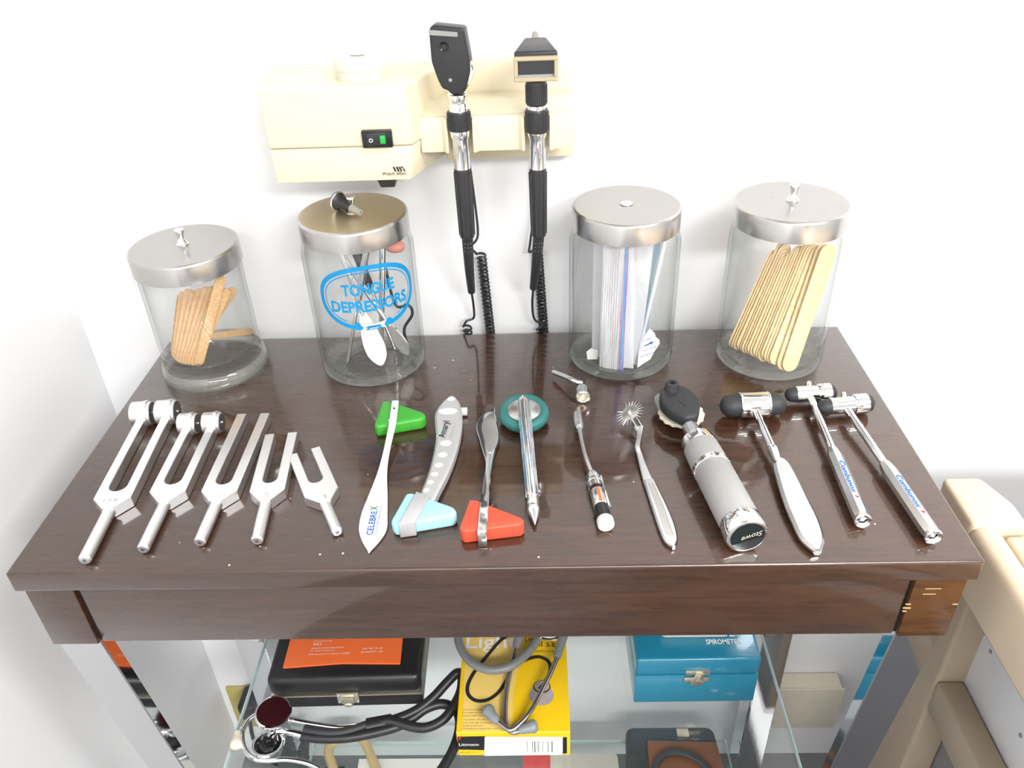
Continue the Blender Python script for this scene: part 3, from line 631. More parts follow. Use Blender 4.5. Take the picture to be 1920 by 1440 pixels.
MB().lathe([(.0016, .0072), (.0015, .0080), (0, .0081)], 16, Mh @ Matrix.Translation(Vector((-.0035, z(146)-zb, 0)))).build('screw', M_greyplastic, hd)
MB().lathe([(.0125, -.0042), (.0132, -.003), (.0132, .003), (.0125, .0042)], 48, Mh @ Matrix.Translation(Vector((.0030, z(132)-zb, 0)))).build('lens_dial', M_chrome, hd)
sr = aty(884, 546, .335); p0 = Vector((0, 0, 0)); p1 = Vector((sr.x-HX[0], sr.y-HY, sr.z-T-zb))
MB().tube(spline([p0+Vector((0, 0, .004)), p0*.5+p1*.5+Vector((0, -.004, 0)), p1], 6), ease([.0055, .0048, .0040], 6), 14).build('strain_relief', M_black_matte, t)
db = MB()
for k in range(14):
    f_ = .06+.9*k/14; q = p0.lerp(p1, f_)+Vector((0, -.0040*4*f_*(1-f_)*.5, 0)); rr = .0054-.0014*f_
    for a in (-2.1, -1.45, -.9): db.ball(q+Vector((rr*math.cos(a), rr*math.sin(a), 0)), .00045, 6, 4)
db.build('relief_dimples', M_greyplastic, t)
def coil(a, b, R_, turns, wire, n=16):
    a, b = Vector(a), Vector(b); M_ = along(a, b, (0, 1, 0)); L_ = (b-a).length; N_ = turns*n
    return [M_ @ Vector((R_*math.cos(2*math.pi*i/n), R_*math.sin(2*math.pi*i/n), L_*i/N_)) for i in range(N_+1)]
def cord(t, org, lead, ca, cb, turns, R_=.0044, wire=.0013):
    org = Vector(org); pts = coil(ca, cb, R_, turns, wire)
    path = spline(lead+[pts[0]], 6)[:-1]+pts
    return MB().tube([q-org for q in path], wire, 7).build('coiled_cord', M_cord, t)
org = (HX[0], HY, T+zb); YC = .3615
cord(t, org, [sr, aty(888, 575, .350), aty(888, 596, YC), aty(875, 602, YC-.003)], aty(876, 612, YC), Vector((aty(876, 612, YC).x+.002, YC, T-.14)), 26)
cord(t, org, [aty(880, 306, .358), aty(889, 370, .360), aty(896, 440, .360), aty(884, 462, .358)], aty(902, 476, YC), Vector((aty(922, 640, YC).x+.006, YC, T-.14)), 50)
# right: otoscope
t, zb, z, pr = handle('otoscope', 'scope with beige framed window hanging in the right cradle', HX[1], lambda v: 1006, None)
MB().lathe(pr([(.0050, 444), (.0066, 441), (.0070, 434), (.0078, 318), (.0075, 315)]), 24).build('grip', M_black, t)
fl = MB()
for k in range(10):
    a = 2*math.pi*k/10; fl.tube([((.0068)*math.cos(a), .0068*math.sin(a), z(437)-zb), (.0076*math.cos(a), .0076*math.sin(a), z(322)-zb)], .0009, 6)
fl.build('grip_flutes', M_black_matte, t)
MB().lathe(pr([(.0073, 316), (.0074, 259), (.0082, 256), (.0092, 246)]), 32).build('chrome_tube', M_chrome, t)
MB().lathe(pr([(.0099, 246), (.0102, 244), (.0102, 207), (.0096, 204)]), 32).build('knurled_collar', M_black, t); ribs(.0100, .0, z(243)-zb, z(208)-zb, 40, .0006).build('collar_ribs', M_black_matte, t)
MB().lathe(pr([(.0082, 205), (.0084, 195)]), 32).build('chrome_neck', M_chrome, t)
MB().lathe(pr([(.0086, 196), (.0094, 192), (.0092, 156), (.0086, 150)]), 32).build('upper_collar', M_black, t); ribs(.0091, .0, z(192)-zb, z(158)-zb, 36, .0005).build('collar_ribs', M_black_matte, t)
MB().lathe(pr([(.0078, 151), (.0085, 146)]), 32).build('chrome_ring', M_chrome, t)
z0, z1 = z(146)-zb, z(99)-zb
hd = MB().hexa([(-.0178, -.011, z0), (.0178, -.011, z0), (.012, .022, z0+.004), (-.012, .022, z0+.004), (-.0185, -.011, z1+.0035), (.0185, -.011, z1+.0035), (.0095, .026, z1+.0075), (-.0095, .026, z1+.0075)], .0018, 3).build('head', M_black, t, 45)
zz = z(118)-zb
MB().lathe([(.0075, 0), (.0060, .006), (.0032, .018), (.0026, .022), (0, .022)], 24, along((0, .024, z1-.006), (0, .043, z1+.009))).build('speculum', M_tipgrey, hd)
fr = MB(); wx, wz0, wz1 = .0185, z(142)-zb, z(99)-zb
for (a, b, c, e) in ((-wx, wx, wz1-.0030, wz1), (-wx, wx, wz0-.001, wz0+.0024), (-wx, -wx+.0034, wz0+.0024, wz1-.0030), (wx-.0034, wx, wz0+.0024, wz1-.0030)): fr.box(a, b, -.0165, -.0105, c, e, .0006, 1)
wf = fr.build('window_frame', M_beigeframe, hd)
MB().box(-wx+.0038, wx-.0038, -.0125, -.0110, wz0+.0020, wz1-.0026).build('lens', M_lens, wf)
MB().hexa([(-wx+.0036, -.0150, wz0+.0024), (wx-.0036, -.0150, wz0+.0024), (wx-.0036, -.0126, wz0+.0024), (-wx+.0036, -.0126, wz0+.0024), (-wx+.0036, -.0140, wz0+.0030), (wx-.0036, -.0140, wz0+.0030), (wx-.0036, -.0126, wz0+.0040), (-wx+.0036, -.0126, wz0+.0040)]).build('lens_sill', M_silverpl, wf)
sr = aty(1000, 539, .335); p1 = Vector((sr.x-HX[1], sr.y-HY, sr.z-T-zb))
MB().tube(spline([Vector((0, 0, .004)), p1*.5+Vector((0, -.004, 0)), p1], 6), ease([.0055, .0048, .0040], 6), 14).build('strain_relief', M_black_matte, t)
db = MB()
for k in range(14):
    f_ = .06+.9*k/14; q = p1*f_+Vector((0, -.0040*4*f_*(1-f_)*.5, 0)); rr = .0054-.0014*f_
    for a in (-2.1, -1.45, -.9): db.ball(q+Vector((rr*math.cos(a), rr*math.sin(a), 0)), .00045, 6, 4)
db.build('relief_dimples', M_greyplastic, t)
org = (HX[1], HY, T+zb)
cord(t, org, [sr, aty(998, 570, .350), aty(1002, 598, .353), aty(1018, 610, .354)], aty(1014, 618, YC-.001), Vector((aty(1014, 618, YC).x+.001, YC, T-.14)), 26)
cord(t, org, [aty(1003, 306, .360), aty(1000, 400, .3605), aty(994, 455, .3605), aty(992, 472, .358)], aty(1008, 468, YC+.002), Vector((aty(1024, 640, YC).x+.004, YC+.002, T-.14)), 52)

# ================================================================== tools on the table
def px(u0, v0, u1, v1, z): return (at(u1, v1, z)-at(u0, v0, z)).length
def tool(name, label, cat, p0, p1, z=0.0, group=None):
    """an Empty on the table at p0 whose +Y runs along the table towards p1"""
    a, b = at(*p0, z), at(*p1, z); t = thing(name, label, cat, (a.x, a.y, T+.0002), math.atan2(-(b.x-a.x), b.y-a.y), group)
    return t, math.hypot(b.x-a.x, b.y-a.y)

# ---- tuning forks
def fork(label, butt, neck, shoulder_w, slot, tip, th, wt=None, tine=.0062, letters=None):
    t, L_ = tool('tuning_fork', label, 'tuning fork', butt, tip, th, 'tuning forks in a row')
    ln, ls = px(*butt, *neck, th), px(*butt, *slot, th); w = shoulder_w/2; si = w-tine; hs_ = .0044
    poly = [(-hs_, ln-.002), (hs_, ln-.002), (w, ln+.0105), (w, L_), (si, L_)]
    poly += [(si*math.cos(a), ls+si+si*math.sin(a)) for a in [-math.pi*k/10 for k in range(11)]]
    poly += [(-si, L_), (-w, L_), (-w, ln+.0105)]
    b = MB().prism(poly, 0, th, .0005, 1).build('prongs', M_alu, t, 30)
    r = th*.46
    MB().lathe([(0, 0), (r-.0012, 0), (r, .0012), (r, ln*.9), (r*1.12, ln), (r*1.25, ln+.004), (r*.9, ln+.010)], 24, Matrix.Translation(Vector((0, 0, th/2))) @ Matrix.Rotation(-math.pi/2, 4, 'X')).build('stem', M_alu, t)
    MB().lathe([(.0016, -.0002), (.0010, .001), (0, .0014)], 14, Matrix.Translation(Vector((0, 0, th/2))) @ Matrix.Rotation(-math.pi/2, 4, 'X')).build('stem_dimple', M_alu_dark, t)
    if letters:
        for tx, yy, ww in letters: lettering('stamped_mark', tx, lambda x, y: Vector((x-ww/2, yy+y, th+.0001)), M_inkgrey, t, fit=(ww, .0034))
    if wt:
        R_, wl, yw = wt
        for sx in (-1, 1):
            cx = sx*(w-tine/2); y0 = L_+yw; Mx = Matrix.Translation(Vector((cx, y0, R_))) @ Matrix.Rotation(math.pi/2, 4, 'Y')
            g = MB().lathe([(0, -wl/2), (R_-.001, -wl/2), (R_, -wl/2+.001), (R_, wl*.20), (R_+.0009, wl*.22), (R_+.0009, wl*.34), (R_-.0004, wl*.36), (R_-.0004, wl/2-.0006), (R_-.0012, wl/2)], 36, Mx).build('weight', M_alu, t)
            MB().lathe([(R_-.0014, wl/2+.0001), (.0022, wl/2+.0002), (.0020, wl/2-.0006), (0, wl/2-.0006)], 30, Mx).build('weight_face', M_alu_dark, g)
            MB().lathe([(.0014, wl/2-.0002), (.0012, wl/2+.0012), (0, wl/2+.0013)], 14, Mx).build('screw', M_chrome, g)
            MB().box(cx+wl*.16, cx+wl*.34, y0-.0018, y0+.0018, R_*2-.0006, R_*2+.0016, .0003).build('clamp_tab', M_alu, g)
    return t
fork('largest tuning fork, with two big round weights, leftmost in the row', (154, 1042), (199, 950), .0312, (214, 921), (288, 782), .0108, (.0116, .0190, .006), tine=.0080, letters=(('1 2 8', .0615, .011), ('C', .0560, .0028)))
fork('smaller weighted tuning fork, second from the left', (264, 1022), (304, 937), .0306, (321, 908), (373, 800), .0104, (.0100, .0170, .006), tine=.0078)
fork('long plain tuning fork without weights, middle of the row', (371, 1009), (404, 936), .0306, (418, 908), (475, 775), .0105, tine=.0084)
fork('medium plain tuning fork, fourth from the left', (479, 1006), (499, 935), .0292, (506, 905), (527, 812), .0105, tine=.0084, letters=(('C', .0480, .003),))
fork('shortest tuning fork, its stem turned towards the right', (631, 990), (612, 936), .0284, (595, 904), (570, 845), .0100, tine=.0080)

# ---- pixel-outlined slab helper: top outline on level z1, extruded down to z0
def slab(name, uvs, z0, z1, m, parent, bev=.0, seg=2, rnd=0.0, smooth=40):
    o = parent.matrix_world if False else None
    P = [at(u, v, z1) for u, v in uvs]; lx, ly = parent.location.x, parent.location.y
    pl = [(q.x-lx, q.y-ly) for q in P]
    if rnd: pl = roundpoly(pl, rnd, 4)
    return MB().prism(pl, z0, z1, bev, seg).build(name, m, parent, smooth)
def strip(parent, rows, z1):
    """outline from rows of (u, v, half width in metres) -> local centre line points"""
    zz = z1 if hasattr(z1, '__len__') else [z1]*len(rows)
    return [(Vector((at(u, v, z_).x-parent.location.x, at(u, v, z_).y-parent.location.y)), w) for (u, v, w), z_ in zip(rows, zz)]
def ribbon(name, cl, z0s, th, m, parent, bev=.0006, n=6, smooth=40):
    """bar that follows a centre line; z0s gives the underside height of each station"""
    C = spline([(c.x, c.y, 0) for c, w in cl], n); Wd = ease([w for c, w in cl], n); Z = ease(z0s, n); vs_, fs = [], []; N = len(C)
    for i in range(N):
        t_ = (C[min(i+1, N-1)]-C[max(i-1, 0)]).normalized(); s_ = Vector((-t_.y, t_.x, 0)); b = min(bev, Wd[i]*.6)
        for (dx, dz) in ((-Wd[i]+b, 0), (-Wd[i], b), (-Wd[i], th-b), (-Wd[i]+b, th), (Wd[i]-b, th), (Wd[i], th-b), (Wd[i], b), (Wd[i]-b, 0)):
            vs_.append(C[i]+s_*dx+Vector((0, 0, Z[i]+dz)))
    for i in range(N-1):
        for k in range(8): fs.append((i*8+k, i*8+(k+1) % 8, (i+1)*8+(k+1) % 8, (i+1)*8+k))
    fs += [tuple(range(8)), tuple((N-1)*8+k for k in range(8))]
    return MB().add(vs_, fs).build(name, m, parent, smooth)
def loc_at(parent, u, v, z):
    q = at(u, v, z); return Vector((q.x-parent.location.x, q.y-parent.location.y, z))

# green hammer
a = at(691, 1033, .001); t = thing('reflex_hammer', 'green rubber reflex hammer with long white plastic handle', 'reflex hammer', (a.x, a.y, T+.0002), group='reflex hammers')
hz = .0130
hd = slab('head', [(716, 751), (733, 751), (794, 772), (799, 778), (792, 785), (706, 800), (701, 795)], .0, hz, M_greenrub, t, .0032, 3, .0045)
rows = [(691, 1033, .0003), (695, 1012, .0070), (699, 990, .0112), (702, 961, .0106), (709, 926, .0078), (715, 894, .0048), (720, 867, .0032), (726, 838, .0027), (733, 806, .0030), (736, 790, .0032), (741, 752, .0032)]
zz = [.0005, .0005, .0005, .0005, .0008, .0025, .005, .008, .0118, .0131, .0132]
ribbon('handle', strip(t, rows, [q+.003 for q in zz]), zz, .0034, M_whitehandle, t, .0008)
q = loc_at(t, 739, 766, .0168); MB().lathe([(.0011, 0), (.0009, .0005), (0, .0005)], 12, Matrix.Translation(q)).build('rivet', M_burgundy, t)
q = loc_at(t, 737, 804, .004); MB().box(q.x-.0034, q.x+.0034, q.y-.0012, q.y+.0018, .0004, .0140, .0006).build('handle_clip', M_whitehandle, t)
e1, e2 = at(699, 1003, .0042), at(712, 938, .0042); ex = (e2-e1).normalized(); ey = Vector((-ex.y, ex.x, 0))
o_ = Vector((e1.x-a.x, e1.y-a.y, .0042))
lettering('printed_words', 'CELEBRE', plane_map(o_, ex, ey), M_inkblue, t, fit=(.0275, .0054), bold=.018)
lettering('printed_words', 'X', plane_map(o_+ex*.0282, ex, ey), M_inkgreen, t, fit=(.0052, .0066), bold=.018)
lettering('printed_words', '(CELECOXIB CAPSULES) 200', plane_map(o_-ey*.0036, ex, ey), M_inkblue, t, fit=(.0340, .0022))

# pale blue hammer with the curved silver handle
a = at(745, 990, 0); t = thing('reflex_hammer', 'pale blue reflex hammer with curved grey dotted handle', 'reflex hammer', (a.x, a.y, T+.0002), group='reflex hammers')
hz = .0130
slab('head', [(762, 923), (776, 923), (850, 949), (857, 957), (851, 966), (740, 985), (732, 976)], .0, hz, M_bluerub, t, .0036, 3, .004)
rows = [(847, 742, .0035), (845, 752, .0085), (841, 770, .0125), (841, 790, .0125), (840, 815, .0110), (833, 848, .0098), (822, 882, .0085), (810, 910, .0074), (797, 940, .0068)]
hd = ribbon('handle', strip(t, rows, .012), [.001, .001, .001, .001, .001, .001, .0012, .0016, .0020], .0105, M_silverpl, t, .0022)
for (u, v, rx, ry, dz) in ((846, 748, .0040, .0032, .0115), (840, 771, .0090, .0052, .0115), (836, 831, .0050, .0042, .0115), (830, 853, .0043, .0034, .0115), (823, 872, .0038, .0031, .0117), (815, 889, .0033, .0028, .0119), (807, 904, .0028, .0026, .0121), (799, 919, .0025, .0024, .0123)):
    q = loc_at(t, u, v, dz); MB().ball(q, 1, 20, 8, sc3=(rx, ry, .0007)).build('dimple', M_silverdot, t)  # light caught in the hollows is put into these pale raised dots
bd = MB(); q1, q2, q3, q4 = [loc_at(t, u, v, hz) for u, v in ((781, 925), (806, 934), (779, 981), (748, 985))]
bd.hexa([q+Vector((0, 0, -.0005)) for q in (q1, q2, q3, q4)]+[q+Vector((0, 0, .0022)) for q in (q1, q2, q3, q4)], .0008)
bd.hexa([q4+Vector((0, -.0018, -hz+.001)), q3+Vector((0, -.0018, -hz+.001)), q3+Vector((0, .003, -hz+.001)), q4+Vector((0, .003, -hz+.001)), q4+Vector((0, -.0012, .0020)), q3+Vector((0, -.0012, .0020)), q3+Vector((0, .003, .0020)), q4+Vector((0, .003, .0020))], .0006)
bd.build('band', M_silverpl, t)
q = loc_at(t, 868, 771, .005); MB().box(q.x-.002, q.x+.0042, q.y-.0030, q.y+.0030, .0015, .0075, .0008).build('brush_knob', M_silverdot, t)
e1, e2 = at(838, 821, .0120), at(848, 789, .0120); ex = (e2-e1).normalized(); ey = Vector((-ex.y, ex.x, 0)); o_ = Vector((e1.x-a.x, e1.y-a.y, .0121))
lettering('printed_words', 'Amaryl', plane_map(o_, ex, ey), M_ink, t, fit=(.0250, .0086), bold=.008)
lettering('printed_words', 'glimepiride tablets', plane_map(o_-ey*.0045, ex, ey), M_inkgrey, t, fit=(.0215, .0020))
tk = MB(); tk.tube([o_+ex*.001+ey*.0095+Vector((0, 0, -.0002)), o_+ex*.012+ey*.0060, o_+ex*.013+ey*.0075], .0003, 5); tk.build('printed_tick', M_bluerub, t)

# orange-red hammer with chrome handle
a = at(905, 1005, 0); t = thing('reflex_hammer', 'orange-red triangular reflex hammer with chrome spoon handle', 'reflex hammer', (a.x, a.y, T+.0002), group='reflex hammers')
hz = .0140
slab('head', [(880, 936), (891, 936), (977, 969), (984, 976), (977, 983), (868, 996), (861, 989)], .0, hz, M_redrub, t, .0036, 3, .0042)
rows = [(927, 765, .0006), (918, 776, .0060), (913, 796, .0098), (917, 820, .0092), (917, 845, .0058), (917, 862, .0036), (914, 890, .0030), (911, 925, .0030), (908, 945, .0034), (906, 970, .0036), (904, 994, .0036)]
zz = [.004, .003, .003, .003, .004, .005, .0080, .0115, .0138, .0141, .0141]
ribbon('handle', strip(t, rows, [q+.0026 for q in zz]), zz, .0026, M_chrome, t, .0009)
cl = strip(t, [(926, 774, .0004), (919, 785, .0050), (917, 800, .0068), (920, 820, .0062), (920, 840, .0036), (919, 850, .0010)], .006)
ribbon('thumb_recess', cl, [.0062, .0052, .0052, .0052, .0060, .0066], .0008, M_chrome_soft, t, .0002)
q = loc_at(t, 903.5, 994, .0165); MB().box(q.x-.0036, q.x+.0036, q.y-.0024, q.y+.0004, .0005, .0165, .0008).build('band_front', M_chrome, t)
for (u, v) in ((909, 951), (907, 966), (906, 981)):
    q = loc_at(t, u, v, .0168); MB().lathe([(.0011, 0), (.0009, .0004), (0, .0004)], 12, Matrix.Translation(q)).build('rivet', M_alu_dark, t)

# teal disc hammer
a = at(1003, 974, .005); t, L_ = tool('reflex_hammer', 'teal rubber disc reflex hammer with chrome rod handle', 'reflex hammer', (1003, 974), (981, 757), .012, 'reflex hammers')
dc = Vector((0, L_-.0115, .0090))
dm = MB(); dm.lathe([(.0150, .0040), (.0180, .0062), (.0215, .0050), (.0235, .0018), (.0235, -.0018), (.0215, -.0052), (.018, -.0064), (.014, -.004)], 56, Matrix.Translation(dc) @ Matrix.Rotation(math.radians(8), 4, 'X'), cap=False)
dm.build('rubber_ring', M_tealrub, t, 60)
MB().lathe([(0, .0062), (.0135, .0060), (.0155, .0050), (.0155, -.004), (0, -.004)], 48, Matrix.Translation(dc) @ Matrix.Rotation(math.radians(8), 4, 'X')).build('hub_plate', M_chrome_soft, t)
Mr = along((0, 0, .0055), (0, L_+.001, .0185)); Lr = L_+.003
MB().lathe([(0, 0), (.0012, .003), (.0047, .0135), (.0052, .016), (.0052, .019), (.0047, .0205), (.0051, .022), (.0049, .026)], 24, Mr).build('needle_cap', M_chrome, t)
rp = []; nR = 8
MB().lathe([(.0048, .025), (.0052, Lr-.012), (.0054, Lr-.010), (.0050, Lr-.006), (.0026, Lr-.001), (0, Lr)], nR*3, Mr).build('handle', M_chrome, t, 20)
fl = MB()
for k in range(8):
    a_ = 2*math.pi*k/8; fl.tube([Mr @ Vector((.0047*math.cos(a_), .0047*math.sin(a_), .030)), Mr @ Vector((.0051*math.cos(a_), .0051*math.sin(a_), Lr-.014))], .0008, 6)
fl.build('handle_flutes', M_chrome, t)

# small chrome tip lying behind the penlight
a = at(1093, 752, 0); t = thing('otoscope_lamp_tip', 'small chrome bent lamp tip lying in front of the bag jar', 'instrument tip', (a.x, a.y, T+.0002))
ra = loc_at(t, 1093, 746, .0072); rb = loc_at(t, 1091, 722, .0080)
Mx = along(ra, (rb.x, rb.y, .0072)); 
MB().lathe([(.0050, .0012), (.0058, 0), (.0070, .0004), (.0072, .0016), (.0066, .0030), (.0066, .0120), (.0058, .0150), (0, .0150)], 28, Mx, cap=False).build('barrel', M_chrome, t)
MB().lathe([(.0052, .0010), (.0046, .004), (0, .004)], 24, Mx, cap=False).build('bore', M_brass, t)
MB().ball(Mx @ Vector((0, 0, .0030)), .0020, 14, 8).build('bulb', M_silverdot, t)
MB().tube(spline([(rb.x, rb.y, .0100), loc_at(t, 1080, 716, .0115), loc_at(t, 1066, 709, .0110), loc_at(t, 1038, 698, .0060)], 6), .0026, 12).build('bent_tube', M_chrome, t)

# penlight with bent neck
a = at(1136, 994, 0); t = thing('penlight', 'chrome and black penlight with thin bent neck', 'penlight', (a.x, a.y, T+.0002))
pe = loc_at(t, 1137, 986, .0068); pt = loc_at(t, 1110, 888, .0068); Lp = (pt-pe).length; Mx = along(pe, pt)
cap_ = MB().lathe([(0, -.0004), (.0040, -.0004), (.0050, .0), (.0062, .0), (.0068, .001), (.0068, .0065), (.0062, .0075)], 28, Mx).build('end_cap', M_silverdot, t)
MB().lathe([(0, -.0010), (.0042, -.0009), (.0044, -.0002)], 24, Mx).build('end_button', M_ivory, cap_)
MB().lathe([(.0058, .0072), (.0058, .0215)], 28, Mx).build('black_barrel', M_black_gloss, t)
MB().lathe([(.0060, .0215), (.0062, .0225), (.0062, .0390), (.0060, .0400)], 28, Mx).build('printed_sleeve', M_chrome, t)
MB().lathe([(.0058, .040), (.0058, .0440)], 28, Mx).build('black_ring', M_black_gloss, t)
MB().lathe([(.0063, .0440), (.0063, .0490), (.0059, .0492), (.0059, .0510), (.0063, .0512), (.0063, Lp-.006), (.0052, Lp-.003), (.0044, Lp), (.0024, Lp+.002), (0, Lp+.002)], 28, Mx).build('chrome_collar', M_chrome, t)
sx_ = -1; c1_, c2_ = Mx @ Vector((.0, .0, .016)), Mx @ Vector((0, 0, .054))
MB().box(-.0015, .0015, .0062, .0082, .018, .055, .0006, M=Mx @ Matrix.Rotation(math.radians(60), 4, 'Z')).build('pocket_clip', M_chrome, t)
MB().lathe([(.00635, .0225), (.00635, .039)], 8, Mx, cap=False, a0=math.radians(78), a1=math.radians(102)).build('orange_label', M_orange_lab, t)
hb = loc_at(t, 1086, 803, .0075); ht = loc_at(t, 1083, 778, .0075)
MB().tube(spline([Mx @ Vector((0, 0, Lp-.001)), loc_at(t, 1099, 860, .0085), loc_at(t, 1091, 830, .0090), hb+Vector((0, 0, .001))], 6), ease([.0022, .0020, .0019, .0022], 6), 12).build('bent_neck', M_chrome_soft, t)
Mx = along(hb, ht); Lh = (ht-hb).length
MB().lathe([(.0022, -.004), (.0040, 0), (.0043, .003), (.0043, Lh), (.0038, Lh+.0015), (0, Lh+.0018)], 24, Mx).build('socket_head', M_chrome_soft, t)

# pinwheel
a = at(1262, 1022, 0); t = thing('pinwheel', 'steel neurological pinwheel with spiked wheel and ridged handle', 'pinwheel', (a.x, a.y, T+.0002))
rows = [(1264, 1022, .0012), (1259, 1010, .0052), (1251, 985, .0066), (1240, 955, .0064), (1228, 925, .0056), (1217, 897, .0046)]
ribbon('handle', strip(t, rows, .006), [.0005]*6, .0048, M_chrome_soft, t, .0012)
for off in (-.5, 0, .5):
    pts_ = [loc_at(t, u+off*w*1600, v, .006) for u, v, w in ((1258, 1005, .0052), (1250, 985, .0062), (1240, 955, .0060), (1228, 925, .0052), (1220, 905, .0044))]
    MB().tube([q+Vector((0, 0, -.0006)) for q in spline(pts_, 4)], .0008, 6).build('handle_ridge', M_alu, t)
rows = [(1218, 899, .0046), (1208, 872, .0034), (1200, 848, .0026), (1196, 835, .0024), (1200, 815, .0026), (1198, 803, .0048)]
ribbon('neck', strip(t, rows, .008), [.001, .0018, .003, .0045, .0060, .0075], .0030, M_chrome_soft, t, .0008)
wc = loc_at(t, 1181, 776, .0120)
for off in (-.0034, .0016):
    p_, q_ = loc_at(t, 1199, 806, .008), wc; d_ = (q_-p_); n_ = Vector((-d_.y, d_.x, 0)).normalized()
    MB().hexa([p_+n_*(off-.0), p_+n_*(off+.0012), q_+n_*(off+.0012), q_+n_*off]+[x+Vector((0, 0, .0030)) for x in (p_+n_*off, p_+n_*(off+.0012), q_+n_*(off+.0012), q_+n_*off)], .0004, 1).build('fork_arm', M_chrome_soft, t)
Mw = Matrix.Translation(wc+Vector((0, 0, .0010))) @ Matrix.Rotation(math.radians(-28), 4, 'Y') @ Matrix.Rotation(math.radians(12), 4, 'X')
wh = MB().lathe([(0, .0010), (.0030, .0010), (.0062, .0007), (.0082, .0004), (.0082, -.0004), (.0062, -.0007), (0, -.0010)], 40, Mw).build('wheel', M_chrome_soft, t)
for k in range(22):
    a_ = 2*math.pi*k/22; MB().tube([Mw @ Vector((.0078*math.cos(a_), .0078*math.sin(a_), 0)), Mw @ Vector((.0138*math.cos(a_), .0138*math.sin(a_), 0))], [.0006, .0001], 5).build('spike', M_chrome, wh)
MB().lathe([(.0018, .0), (.0018, .0030), (.0010, .0036), (0, .0036)], 14, Mw).build('axle', M_chrome, wh)

# hand-held ophthalmoscope with grey knurled handle
a = at(1404, 1040, 0); t = thing('handheld_ophthalmoscope', 'battery ophthalmoscope with grey knurled handle and black head', 'scope', (a.x, a.y, T+.0002))
RH = .0165
pe = loc_at(t, 1402, 1007, RH); pt = loc_at(t, 1306, 825, RH); Lb = (pt-pe).length; Mx = along(pe, pt)
bc = MB().lathe([(0, 0), (RH-.0022, 0), (RH-.0006, .0008), (RH, .0026), (RH, .0150), (RH-.0006, .0160)], 56, Mx).build('base_cap', M_chrome, t)
MB().lathe([(0, -.0003), (RH-.0030, -.0002)], 48, Mx, cap=False).build('mirror_end', mat('dark_reflection_end', (.10, .12, .12), .06, .9), bc)  # dark reflection put into the base colour of the polished end
mo = MB().lathe([(RH-.0010, .0160), (RH-.0006, .0168), (RH-.0008, Lb*.64), (RH-.0012, Lb*.645)], 56, Mx).build('lower_grip', M_knurl, t)
cr = MB().lathe([(RH-.0012, Lb*.645), (RH-.0002, Lb*.65), (RH-.0002, Lb*.685), (RH-.0012, Lb*.69)], 56, Mx).build('middle_ring', M_chrome, t)
for k in range(5):
    q = Matrix.Rotation(math.radians(40+22*k), 4, 'Z'); MB().box(RH-.0008, RH+.0002, -.0010, .0010, Lb*.655, Lb*.680, .0003, 1, M=Mx @ q).build('ring_slot', M_alu_dark, cr)
MB().lathe([(RH-.0012, Lb*.69), (RH-.0008, Lb*.695), (RH-.0016, Lb*.895), (RH-.0018, Lb*.90)], 56, Mx).build('upper_grip', M_knurl, t)
MB().lathe([(RH-.0018, Lb*.90), (RH-.0016, Lb*.92), (RH-.0024, Lb*.985), (RH-.0052, Lb), (.0090, Lb+.0005), (.0084, Lb+.002)], 56, Mx).build('top_collar', M_chrome, t)
MB().lathe([(.0080, Lb+.001), (.0082, Lb+.003), (.0076, Lb+.005), (.0074, Lb+.017), (.0066, Lb+.020)], 40, Mx).build('head_socket', M_chrome_soft, t)
e1 = Mx @ Vector((-.0095, -.0015, -.0006)); Mi = Mx.to_3x3(); ex = -(Mi @ Vector((1, .0, 0))); ey = (Mi @ Vector((0, 1, 0)))
xr = Mi @ Vector((1, 0, 0)); ex = xr if xr.x > 0 else -xr; ey2 = Mi @ Vector((0, 1, 0)); ey2 = ey2 if ey2.z > 0 else -ey2
lettering('engraved_script', 'Stowe', plane_map(pe-Mi @ Vector((0, 0, .0006))+ex*.0105+ey2*.0055, -ex-ey2*.30, -ey2+ex*.30), M_etch, bc, fit=(.0170, .0046), shear=.4)
# head: black shaped body, lying face up, eyepiece at the top, pale dial discs behind
hc = loc_at(t, 1272, 762, .016); dirh = (loc_at(t, 1262, 742, .018)-loc_at(t, 1300, 800, .018)).normalized(); dirh.z = 0; dirh.normalize(); sdh = Vector((dirh.y, -dirh.x, 0))
def hp_(x, y): return (hc.x+sdh.x*x+dirh.x*y, hc.y+sdh.y*x+dirh.y*y)
hd = MB().prism(roundpoly([hp_(*q) for q in ((-.0055, -.030), (.0055, -.030), (.0150, -.014), (.0178, .000), (.0140, .014), (.0075, .022), (-.0075, .022), (-.0140, .014), (-.0178, .000), (-.0150, -.014))], .004, 4), .0125, .0262, .0036, 3).build('head', M_black_matte, t, 45)
MB().lathe([(.0075, -.001), (.0066, .003), (.0058, .0075), (.0050, .0080), (.0026, .0078), (.0022, .003), (0, .003)], 28, Matrix.Translation(Vector((*hp_(-.002, .0145), .0255)))).build('eyepiece', M_black_matte, hd)
MB().prism([hp_(*q) for q in ((-.003, -.004), (.0, -.016), (.0035, -.004), (.002, -.001), (-.0015, -.001))], .0262, .0267, .0002, 1).build('crest', M_black, hd)
for (zz, R_, ox, oy, m, nm_) in ((.0060, .0208, .003, -.001, M_ivory, 'lens_dial'), (.0100, .0165, .004, .010, M_greyplastic, 'upper_dial')):
    n_ = 64; pl = []
    for k in range(n_):
        a_ = 2*math.pi*k/n_; r_ = R_*(1+.025*(1 if k % 4 < 2 else -1)*(1 if nm_ == 'lens_dial' else 0)); pl.append(hp_(ox+r_*math.cos(a_), oy+r_*math.sin(a_)))
    MB().prism(pl, zz, zz+.0034, .0004, 1).build(nm_, m, hd, 30)
